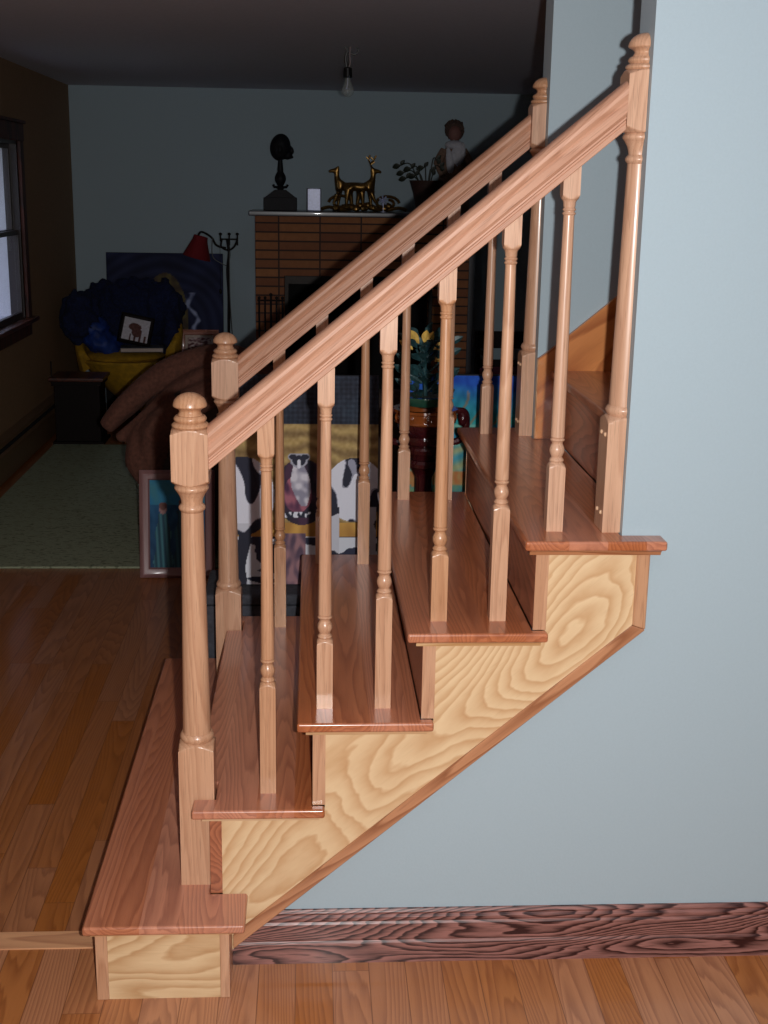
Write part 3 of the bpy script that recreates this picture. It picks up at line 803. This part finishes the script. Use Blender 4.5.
# small dark stand in front of the tub chair
t = thing('plant_stand', 'small dark wooden stand in the far left corner before the yellow chair', 'table', (-1.30, 6.10, 0))
bm = B(); box(bm, -1.47, -1.11, 5.95, 6.27, .43, .455, .006); obj('tabletop', bm, M['dark_wood'], t)
bm = B(); box(bm, -1.44, -1.14, 5.98, 6.24, .02, .40, .004); obj('cabinet_body', bm, M['black_wood'], t)
bm = B(); box(bm, -1.455, -1.125, 5.965, 6.255, .40, .43, .003); obj('apron', bm, M['black_wood'], t)
bm = B(); box(bm, -1.46, -1.12, 5.96, 6.26, .0, .02, .003); obj('plinth', bm, M['black_wood'], t)
bm = B(); tube(bm, [(-1.455, 6.0, .455), (-1.455, 6.0, .56)], .004); tag(obj('candlestick', bm, M['iron'], loc=(-1.455, 6.0, .455)), 'thin dark upright spike on the small corner stand', 'candlestick')

# ------------------------------------------------------------------ floor lamp
t = thing('floor_lamp', 'black iron bridge floor lamp with red shade by the indigo painting', 'lamp', (-.345, 7.17, 0))
bm = B(); lathe(bm, [(0, .13), (.012, .13), (.02, .11), (.035, .04), (.05, .02)], -.345, 7.17, 28); obj('base', bm, M['iron'], t)
bm = B(); tube(bm, smoothpath([(-.345, 7.17, .045), (-.347, 7.17, .6), (-.343, 7.17, .9), (-.350, 7.17, 1.1), (-.338, 7.17, 1.22), (-.35, 7.17, 1.32)], 8), .010, 8); obj('pole', bm, M['iron'], t)
bm = B(); tube(bm, [(-.405, 7.17, 1.325), (-.27, 7.17, 1.325)], .006)
for x in (-.40, -.335, -.275): tube(bm, [(x, 7.17, 1.28 if x > -.39 else 1.31), (x, 7.17, 1.36)], .006); blob(bm, (x, 7.17, 1.362), (.012,)*3, 8)
tube(bm, smoothpath([(-.39, 7.17, 1.325), (-.395, 7.17, 1.27), (-.345, 7.17, 1.245), (-.30, 7.17, 1.27), (-.275, 7.17, 1.325)], 6), .007)
obj('crown_bracket', bm, M['iron'], t)
bm = B(); tube(bm, smoothpath([(-.36, 7.17, 1.26), (-.43, 7.17, 1.28), (-.47, 7.17, 1.34), (-.54, 7.17, 1.375), (-.57, 7.17, 1.34)], 8), .008); obj('arm', bm, M['iron'], t)
bm = B(); ax = Vector((-.20, 0, -.98)).normalized(); 
def shade(b):
    rings = []
    for s, r in ((0, .052), (.03, .056), (.16, .105), (.163, .105), (.16, .102), (.03, .053), (.0, .049)):
        c = Vector((-.545, 7.17, 1.345))+Vector((-.035, 0, -.16)).normalized()*s*1.0
        u = Vector((1, 0, -.26)).normalized(); w = Vector((0, 1, 0))
        rings.append([tuple(c+u*r*cos(a)+w*r*sin(a)) for a in [2*pi*k/28 for k in range(28)]])
    loft(b, rings, caps=False)
shade(bm); obj('lamp_shade', bm, M['shade_red'], t)
bm = B(); tube(bm, smoothpath([(-.46, 7.165, 1.335), (-.46, 7.16, 1.2), (-.40, 7.16, 1.15), (-.355, 7.16, 1.13)], 6), .003, 6); tube(bm, smoothpath([(-.335, 7.16, 1.24), (-.335, 7.16, .9), (-.32, 7.16, .6), (-.30, 7.16, .3), (-.28, 7.16, .02)], 6), .003, 6); obj('power_cord', bm, M['bakelite'], t)
bm = B(); tube(bm, [(-.405, 7.165, 1.27), (-.405, 7.165, .95)], .0015, 5); blob(bm, (-.405, 7.165, .94), (.010, .010, .02), 8); obj('pull_chain', bm, M['iron'], t)

# ------------------------------------------------------------------ fireplace
YFP = 7.07
fx0, fx1 = -.138, 1.455
t = thing('fireplace', 'brick fireplace with long thin stacked bricks and grey stone mantel', 'fireplace', (.66, 7.36, 0))
ox0, ox1, oz0, oz1 = .075, 1.19, .10, 1.07
bm = B(); prism(bm, [(fx0, 0), (ox0, 0), (ox0, oz1), (ox1, oz1), (ox1, 0), (fx1, 0), (fx1, 1.50), (fx0, 1.50)], YFP, YBW-.003)
o = obj('brick_surround', bm, M['brick'], t)
bm = B(); box(bm, ox0+.002, ox1-.002, 7.52, YBW-.004, 0, oz1-.002); obj('firebox_back', bm, M['black'], t)
bm = B(); box(bm, ox0+.002, ox1-.002, YFP+.02, 7.519, 0, oz0); obj('firebox_floor', bm, M['black'], t)
bm = B(); box(bm, fx0-.045, fx1+.05, YFP-.06, YBW-.003, 1.502, 1.538, .006); obj('mantel_shelf', bm, M['slate'], t)
bm = B(); box(bm, fx0-.02, fx1+.02, 6.66, YFP-.001, 0, .045, .006); obj('hearth', bm, M['slate'], t)
bm = B(); box(bm, 1.458, 1.50, YFP+.01, YBW-.003, 0, 1.498, .003); obj('edge_trim', bm, M['slate'], t)
bm = B(); box(bm, ox0+.004, ox1-.004, YFP+.003, YFP+.015, oz1-.06, oz1-.004); box(bm, ox0+.004, ox0+.03, YFP+.003, YFP+.015, .0, oz1-.06); box(bm, ox1-.03, ox1-.004, YFP+.003, YFP+.015, 0, oz1-.06); obj('firebox_frame', bm, M['iron'], t)
# fire irons
t = thing('fire_iron_stand', 'black iron fire tool set standing left of the fireplace opening', 'fire tools', (-.02, 6.90, .046))
bm = B(); lathe(bm, [(.046, .09), (.06, .09), (.07, .02), (.08, .012)], -.02, 6.9, 20); obj('base', bm, M['iron'], t)
bm = B(); tube(bm, [(-.02, 6.9, .07), (-.02, 6.9, .93)], .008); tube(bm, [(-.12, 6.9, .90), (.08, 6.9, .90)], .007); blob(bm, (-.02, 6.9, .94), (.014,)*3, 8); obj('stand_pole', bm, M['iron'], t)
for i, x in enumerate((-.105, -.062, .022, .066)):
    bm = B(); tube(bm, [(x, 6.885, .915), (x, 6.885, .22)], .007); blob(bm, (x, 6.885, .92), (.012,)*3, 8)
    if i == 0: box(bm, x-.035, x+.035, 6.878, 6.892, .12, .24, .004)
    elif i == 1: tube(bm, [(x, 6.885, .22), (x+.03, 6.885, .18)], .006)
    elif i == 2: blob(bm, (x, 6.885, .20), (.03, .02, .06), 8, .3)
    else: tube(bm, [(x, 6.885, .22), (x, 6.885, .14)], .008)
    obj(('shovel', 'poker', 'brush', 'tongs')[i], bm, M['iron'], t)

# ------------------------------------------------------------------ mantel ornaments
ZM = 1.5385
t = thing('head_sculpture', 'black carved head on a slender neck and box base on the mantel', 'sculpture', (.045, 7.25, ZM))
bm = B(); box(bm, -.078, .168, 7.17, 7.33, ZM, ZM+.095, .004)
prism(bm, [(-.07, ZM+.095), (.16, ZM+.095), (.085, ZM+.150), (.005, ZM+.150)], 7.18, 7.32); obj('pedestal', bm, M['bronze'], t)
bm = B(); lathe(bm, [(ZM+.150, .022), (ZM+.165, .028), (ZM+.18, .02)] + arc(ZM+.18, ZM+.28, .022, .042, 8) + [(ZM+.30, .022), (ZM+.36, .017), (ZM+.40, .022)], .045, 7.25, 20)
tube(bm, [(-.01, 7.25, ZM+.188), (.0, 7.25, ZM+.17), (.045, 7.25, ZM+.165), (.09, 7.25, ZM+.17), (.10, 7.25, ZM+.188)], .010); obj('neck_column', bm, M['bronze'], t)
bm = B(); blob(bm, (.045, 7.25, ZM+.455), (.076, .062, .098), 18, rot=RY(.18))
blob(bm, (.098, 7.25, ZM+.40), (.036, .03, .034), 12); blob(bm, (.128, 7.25, ZM+.435), (.018, .012, .03), 10, rot=RY(-.3)); blob(bm, (.118, 7.25, ZM+.385), (.026, .018, .012), 10)
for s in (-1, 1): blob(bm, (.045, 7.25+s*.06, ZM+.44), (.012, .01, .028), 8)
o = obj('head', bm, M['bronze'], t, sharp=180)
rm = o.modifiers.new('merge', 'REMESH'); rm.mode = 'VOXEL'; rm.voxel_size = .006; rm.use_smooth_shade = True

t = thing('silver_case', 'small upright silver case beside the black head on the mantel', 'box', (.295, 7.22, ZM))
bm = B(); box(bm, .245, .345, 7.20, 7.24, ZM, ZM+.165, .004); obj('body', bm, M['silver'], t)
bm = B(); box(bm, .250, .340, 7.197, 7.2, ZM+.008, ZM+.157, .001); obj('front_plate', bm, M['silver'], t)
bm = B(); tube(bm, [(.245, 7.199, ZM+.003), (.345, 7.199, ZM+.003), (.345, 7.199, ZM+.162), (.245, 7.199, ZM+.162), (.245, 7.199, ZM+.003)], .003, 6); obj('rim', bm, M['bronze'], t)

def skin(name, verts, edges, radii, mat, parent, sub=2):
    me = bpy.data.meshes.new(name)
    base = Vector((0, 0, 0)); p = parent
    while p is not None: base += p.location; p = p.parent
    me.from_pydata([tuple(Vector(v)-base) for v in verts], edges, []); me.update(); me.materials.append(mat)
    o = bpy.data.objects.new(name, me); C.objects.link(o); o.parent = parent
    m = o.modifiers.new('skin', 'SKIN'); m.use_smooth_shade = True
    for i, r in enumerate(radii):
        s = me.skin_vertices[0].data[i]; s.radius = (r, r); s.use_root = (i == 0)
    s2 = o.modifiers.new('sub', 'SUBSURF'); s2.levels = s2.render_levels = sub
    return o
t = thing('deer_sculpture', 'gilt sculpture of a doe and an antlered stag between scrolls on the mantel', 'sculpture', (.65, 7.25, ZM))
def deer(x, sgn, stag, nm, y):
    # x of the rump; sgn is the way it faces
    z = ZM+.06; P = lambda dx, dz, dy=0: (x+sgn*dx, y+dy, z+dz)
    v = [P(0, .13), P(.09, .115), P(.165, .13), P(.180, .19), P(.180, .235), P(.215, .235), P(.242, .226),     # 0-6 spine, neck, head, muzzle
         P(.01, .07, .02), P(.03, -.03, .02), P(-.01, .07, -.02), P(-.02, -.02, -.02),                          # 7-10 hind legs
         P(.16, .06, .02), P(.17, -.03, .02), P(.175, .06, -.02), P(.205, .0, -.02),                             # 11-14 fore legs
         P(.168, .268, .014), P(.168, .268, -.014), P(-.035, .145)]                                               # ears, tail
    e = [(0, 1), (1, 2), (2, 3), (3, 4), (4, 5), (5, 6), (0, 7), (7, 8), (0, 9), (9, 10), (2, 11), (11, 12), (2, 13), (13, 14), (4, 15), (4, 16), (0, 17)]
    r = [.040, .034, .038, .020, .018, .016, .009, .022, .008, .022, .008, .018, .008, .018, .008, .006, .006, .008]
    o = skin(nm, v, e, r, M['gold'], t)
    if stag:
        b = B()
        for s in (-1, 1):
            a = Vector(P(.178, .25, s*.012)); K = .62
            tube(b, smoothpath([a, a+K*Vector((sgn*-.03, s*.03, .05)), a+K*Vector((sgn*-.055+.07*(s > 0), s*.045, .11)), a+K*Vector((sgn*-.04+.08*(s > 0), s*.05, .16))], 4), .0055, 6)
            tube(b, [a+K*Vector((sgn*-.03, s*.03, .05)), a+K*Vector((sgn*.02, s*.035, .085))], .004, 6)
            tube(b, [a+K*Vector((sgn*-.045+.06*(s > 0), s*.045, .10)), a+K*Vector((sgn*-.085+.06*(s > 0), s*.045, .14))], .004, 6)
        obj('antlers', b, M['gold'], o)
deer(.645, -1, False, 'doe', 7.26); deer(.555, 1, True, 'stag', 7.22)
bm = B()
for sg, xc in ((-1, .50), (1, .84)):
    pts = [(xc+sg*(.10-.0*k)*0+sg*.095*cos(a)*(1-k*.028), 7.24, ZM+.065+.055*sin(a)*(1-k*.028)) for k, a in enumerate([.0+.42*k for k in range(19)])]
    tube(bm, pts, .011, 8)
    tube(bm, smoothpath([(xc-sg*.14, 7.24, ZM+.04), (xc-sg*.07, 7.24, ZM+.02), (xc, 7.24, ZM+.013), (xc+sg*.09, 7.24, ZM+.03), (xc+sg*.15, 7.24, ZM+.015)], 5), .013, 8)
for k in range(14): blob(bm, (.46+k*.03, 7.20+.08*random.random(), ZM+.02+.03*random.random()), (.03, .02, .022), 8, .3, 4, k)
obj('scroll_base', bm, M['gold'], t)
bm = B()
for k in range(7):
    a = k*2*pi/7; tube(bm, [(.81, 7.16, ZM+.085), (.81+.035*cos(a), 7.16, ZM+.085+.035*sin(a))], [.004, .008], 5)
tube(bm, [(.81, 7.16, ZM), (.81, 7.16, ZM+.085)], .003, 6); lathe(bm, [(ZM, .02), (ZM+.006, .02), (ZM+.01, .004)], .81, 7.16, 14)
tag(obj('crystal_ornament', bm, M['silver'], loc=(.81, 7.16, ZM)), 'tiny sparkling star ornament in front of the gilt stag', 'ornament')

t = thing('potted_plant', 'dark pot with drooping dark leaves at right end of the mantel', 'plant', (1.14, 7.27, ZM))
bm = B(); lathe(bm, [(ZM, .07), (ZM+.02, .078), (ZM+.14, .10), (ZM+.22, .125), (ZM+.235, .13), (ZM+.235, .11), (ZM+.2, .10)], 1.14, 7.27, 28); obj('pot', bm, M['pot_dark'], t)
def leafblob(b, p0, p1, w, th=.004):
    p0, p1 = Vector(p0), Vector(p1); d = p1-p0; L = d.length; d.normalize(); s = d.cross(Vector((0, 1, .3))).normalized(); nn = s.cross(d)
    ringsl = []
    for k in range(7):
        q = k/6; ww = w*sin(pi*(q*.92+.04)); c = p0+(p1-p0)*q+nn*(.12*L*sin(pi*q))
        ringsl.append([tuple(c+s*ww), tuple(c+nn*th), tuple(c-s*ww), tuple(c-nn*th)])
    loft(b, ringsl)
random.seed(3)
for k, (dx, dz) in enumerate(((-.20, .34), (-.17, .29), (-.15, .25), (-.12, .32), (-.02, .33), (.04, .30), (.07, .38), (.10, .33), (-.08, .27))):
    bm = B(); p = (1.14+dx, 7.25+.03*(k % 3), ZM+dz); q = (1.14+dx*.25, 7.27, ZM+.20)
    tube(bm, smoothpath([q, ((p[0]+q[0])/2, 7.26, max(p[2], q[2])*.5+.5*(p[2]+.02)), p], 5), .004, 6)
    leafblob(bm, p, (p[0]+(-.06 if dx < 0 else .03), p[1]-.01, p[2]-.015), .022); leafblob(bm, p, (p[0]+.03, p[1], p[2]+.04), .016)
    obj('leaf_spray', bm, M['leaf_dark'], t)

t = thing('doll', 'doll with curly brown hair and white scarf on the mantel behind the handrail', 'doll', (1.36, 7.50, ZM))
bm = B(); lathe(bm, [(ZM, .13), (ZM+.05, .135), (ZM+.25, .11), (ZM+.40, .085), (ZM+.50, .055), (ZM+.53, .03)], 1.36, 7.50, 24); obj('robe', bm, M['robe_doll'], t)
bm = B(); blob(bm, (1.365, 7.485, ZM+.585), (.052, .05, .062), 14); obj('head', bm, M['skin_doll'], t)
bm = B(); blob(bm, (1.365, 7.515, ZM+.615), (.075, .06, .072), 16, .3, 5, 2); obj('hair', bm, M['hair_doll'], t)
bm = B(); blob(bm, (1.365, 7.46, ZM+.50), (.075, .055, .035), 12, .2, 4, 1); blob(bm, (1.385, 7.43, ZM+.42), (.055, .03, .10), 12, .25, 4, 3, rot=RY(.3)); blob(bm, (1.33, 7.42, ZM+.36), (.03, .025, .12), 12, .2, 4, 5, rot=RY(-.15)); obj('scarf', bm, M['white'], t)
for s in (-1, 1):
    bm = B(); tube(bm, smoothpath([(1.36+s*.07, 7.48, ZM+.46), (1.36+s*.12, 7.45, ZM+.36), (1.36+s*.09, 7.40, ZM+.27)], 5), [.035]*6+[.022]*5, 10); obj('sleeve', bm, M['robe_doll'], t)

# ------------------------------------------------------------------ bare bulb on the ceiling
t = thing('bare_bulb', 'bare clear light bulb hanging by its wires from the ceiling', 'light bulb', (.467, 4.48, HC))
bx, by = .467, 4.48
bm = B(); tube(bm, smoothpath([(bx+.012, by, HC), (bx+.010, by, HC-0.0350), (bx+.012, by, HC-0.0770), (bx+.006, by, HC-0.1050)], 5), .005, 6); obj('wire', bm, M['cord'], t)
bm = B(); tube(bm, smoothpath([(bx-.016, by, HC), (bx-.004, by, HC-0.0210), (bx-.012, by, HC-0.0560), (bx-.006, by, HC-0.1050)], 5), .004, 6)
tube(bm, smoothpath([(bx+.045, by, HC), (bx+.055, by, HC-0.0210), (bx+.035, by, HC-0.0385), (bx+.015, by, HC-0.0315)], 5), .0035, 6); obj('wire', bm, M['bakelite'], t)
bm = B(); lathe(bm, [(HC-0.1000, .012), (HC-0.1070, .022), (HC-0.1500, .024), (HC-0.1550, .021)], bx, by, 20); obj('socket', bm, M['bakelite'], t)
bm = B(); lathe(bm, [(HC-0.1530, .014), (HC-0.1700, .015), (HC-0.1900, .024)] + [(HC-0.2170-.034*sin(a), .033*cos(a)+.0005) for a in [-.75+.2*k for k in range(12)] if a < 1.56]+[(HC-0.2512, .001)], bx, by, 24); obj('glass_bulb', bm, M['bulb_glass'], t)
bm = B(); tube(bm, [(bx, by, HC-0.1550), (bx, by, HC-0.1900), (bx-.008, by, HC-0.2100)], .002, 6); tube(bm, [(bx-.012, by, HC-0.2100), (bx+.012, by, HC-0.2100)], .0015, 5); obj('filament', bm, M['silver'], t)

# ------------------------------------------------------------------ jardiniere with plant, behind the stair
jx, jy = .668, 1.70; J = .852
t = thing('jardiniere', 'glossy maroon and amber glazed urn on its pedestal behind the stair', 'urn', (jx, jy, 0))
bm = B(); lathe(bm, [(0, .10), (.02, .105), (.04, .09), (.08, .05), (.20, .035), (.55, .028), (.76, .030), (.79, .045), (.80, .058), (.812, .058), (J-.03, .05), (J-.03, .02)], jx, jy, 32); obj('pedestal', bm, M['glaze'], t)
bm = B(); lathe(bm, [(J-.029, .045), (J-.015, .050), (J-.005, .060), (J+.008, .062), (J+.016, .058), (J+.03, .078), (J+.045, .082), (J+.055, .080), (J+.075, .096), (J+.098, .100)], jx, jy, 36); obj('bowl', bm, M['glaze'], t)
bm = B(); lathe(bm, [(J+.0985, .100), (J+.103, .106), (J+.108, .103), (J+.135, .104), (J+.139, .111), (J+.148, .111), (J+.148, .092), (J+.12, .085)], jx, jy, 36); obj('rim_band', bm, M['glaze_amber'], t)
J -= .012
for s in (-1, 1):
    bm = B(); tube(bm, smoothpath([(jx+s*.105, jy, J+.15), (jx+s*.135, jy, J+.145), (jx+s*.142, jy, J+.10), (jx+s*.12, jy, J+.05), (jx+s*.085, jy, J+.04)], 6), .012, 8)
    blob(bm, (jx+s*.130, jy, J+.125), (.018, .018, .028), 8, .3, 5); obj('handle', bm, M['glaze'], t)
for k in range(5):
    a = -pi/2+(k-2)*.6; bm = B(); R3 = .105
    for r in (.012, .006):
        tube(bm, [(jx+R3*cos(a)+r*cos(q)*-sin(a), jy+R3*sin(a)+r*cos(q)*cos(a), J+.134+r*sin(q)) for q in [2*pi*i/16 for i in range(17)]], .003, 6)
    obj('medallion', bm, M['glaze_amber'], t)
J -= .028
t = thing('flower_arrangement', 'blue-green leafy plant with yellow petals in a green dish on the maroon urn', 'plant', (jx, jy, J+.19))
bm = B(); lathe(bm, [(J+.191, .04), (J+.20, .070), (J+.222, .082), (J+.230, .082), (J+.230, .066), (J+.22, .04)], jx, jy, 28); obj('dish', bm, M['glaze_green'], t)
random.seed(11)
for k in range(80):
    a = random.uniform(0, 2*pi); r = random.uniform(.01, .075); z = J+.235+random.uniform(0, .20)
    p = Vector((jx+r*cos(a), jy+r*sin(a), z)); L = random.uniform(.035, .065)
    bm = B(); leafblob(bm, p, p+Vector((cos(a)*L*.8, sin(a)*L, L*.5)), .013)
    obj('leaf', bm, M['leaf'], t)
bm = B(); tube(bm, [(jx, jy, J+.23), (jx-.01, jy, J+.40), (jx, jy, J+.46)], .007, 8)
for k in range(8): tube(bm, [(jx, jy, J+.24+.02*k), (jx+.06*cos(k*2.1), jy+.06*sin(k*2.1), J+.30+.02*k)], .004, 6)
obj('stem', bm, M['leaf'], t)
for k, (dx, dz, tx_, tz) in enumerate(((-.02, .44, -.035, .045), (.005, .43, .022, .05), (.03, .42, .045, .022), (.0, .44, .005, .045), (-.04, .42, -.045, .03), (.035, .38, .035, .02))):
    bm = B(); p = Vector((jx-.01+dx, jy-.03, J+dz-.03)); leafblob(bm, p, p+Vector((tx_, -.01, tz)), .014, .005); obj('petal', bm, M['petal'], t)

# ------------------------------------------------------------------ things behind the first steps
t = thing('storage_crate', 'charcoal fabric storage box under the cow painting behind the bottom steps', 'box', (.14, 1.64, 0))
bm = B(); box(bm, -.070, .50, 1.50, 1.78, 0, .36, .008); obj('body', bm, M['crate'], t)
bm = B(); box(bm, -.077, .507, 1.493, 1.787, .362, .40, .010, 3); obj('lid', bm, M['crate'], t)

# ------------------------------------------------------------------ dark chair at the right of the far room
t = thing('armchair', 'dark wooden chair with magenta cushion seen between the upper balusters', 'chair', (1.66, 6.2, 0))
for dx in (-.2, .2):
    bm = B(); tube(bm, [(1.66+dx, 6.42, 0), (1.66+dx, 6.42, .40), (1.66+dx, 6.47, .74)], .018, 8); obj('rear_leg', bm, M['black_wood'], t)
    bm = B(); tube(bm, [(1.66+dx, 6.02, 0), (1.66+dx, 6.02, .40)], .018, 8); obj('front_leg', bm, M['black_wood'], t)
    bm = B(); tube(bm, smoothpath([(1.66+dx, 6.03, .40), (1.66+dx, 6.03, .60), (1.66+dx, 6.2, .62), (1.66+dx, 6.45, .60)], 5), .015, 8); obj('armrest', bm, M['black_wood'], t)
bm = B(); box(bm, 1.44, 1.88, 6.0, 6.44, .38, .42, .01); obj('seat', bm, M['black_wood'], t)
bm = B(); box(bm, 1.47, 1.85, 6.445, 6.475, .62, .74, .01); box(bm, 1.47, 1.85, 6.435, 6.46, .48, .54, .008); obj('backrest', bm, M['black_wood'], t)
bm = B(); box(bm, 1.47, 1.85, 6.03, 6.40, .422, .50, .03, 4); tag(obj('cushion', bm, M['magenta'], loc=(1.66, 6.2, .422)), 'magenta cushion on the dark chair in the far room', 'cushion')

# ------------------------------------------------------------------ camera
px = dict(cx=0.2826, cy=-2.5528, cz=1.7274, yaw=0.0588, pit=0.2513, rol=0.0169, f=1269.1)
cp, sp_ = cos(px['pit']), sin(px['pit'])
fw = Vector((sin(px['yaw'])*cp, cos(px['yaw'])*cp, -sp_)); r0 = Vector((cos(px['yaw']), -sin(px['yaw']), 0)); u0 = r0.cross(fw)
r = r0*cos(px['rol'])+u0*sin(px['rol']); u = -r0*sin(px['rol'])+u0*cos(px['rol'])
cam = bpy.data.cameras.new('camera'); co = bpy.data.objects.new('camera', cam); C.objects.link(co)
mw = Matrix(((r.x, u.x, -fw.x), (r.y, u.y, -fw.y), (r.z, u.z, -fw.z))).to_4x4(); mw.translation = Vector((px['cx'], px['cy'], px['cz'])); co.matrix_world = mw
cam.sensor_fit = 'VERTICAL'; cam.sensor_height = 24; cam.lens = px['f']/1024*24; cam.clip_start = .05
sc.camera = co

# ------------------------------------------------------------------ light: the camera's own flash, daylight at the window
pos = Vector((px['cx'], px['cy'], px['cz']))+r*.065-u*.005
L = bpy.data.lights.new('flash', 'SPOT'); L.energy = 278; L.shadow_soft_size = .012; L.color = (1, .985, .97)
L.spot_size = radians(150); L.spot_blend = 1.0
lo = bpy.data.objects.new('flash', L); C.objects.link(lo)
m2 = mw.copy(); m2.translation = pos; lo.matrix_world = m2 @ Matrix.Rotation(radians(-4), 4, 'Y')
W = bpy.data.worlds.new('world'); sc.world = W; W.use_nodes = True
bg = W.node_tree.nodes['Background']; bg.inputs[0].default_value = (.62, .70, .95, 1); bg.inputs[1].default_value = 1.5
sc.view_settings.view_transform = 'Standard'; sc.view_settings.look = 'None'; sc.view_settings.gamma = 1
sc.view_settings.exposure = 0; sc.view_settings.use_curve_mapping = False
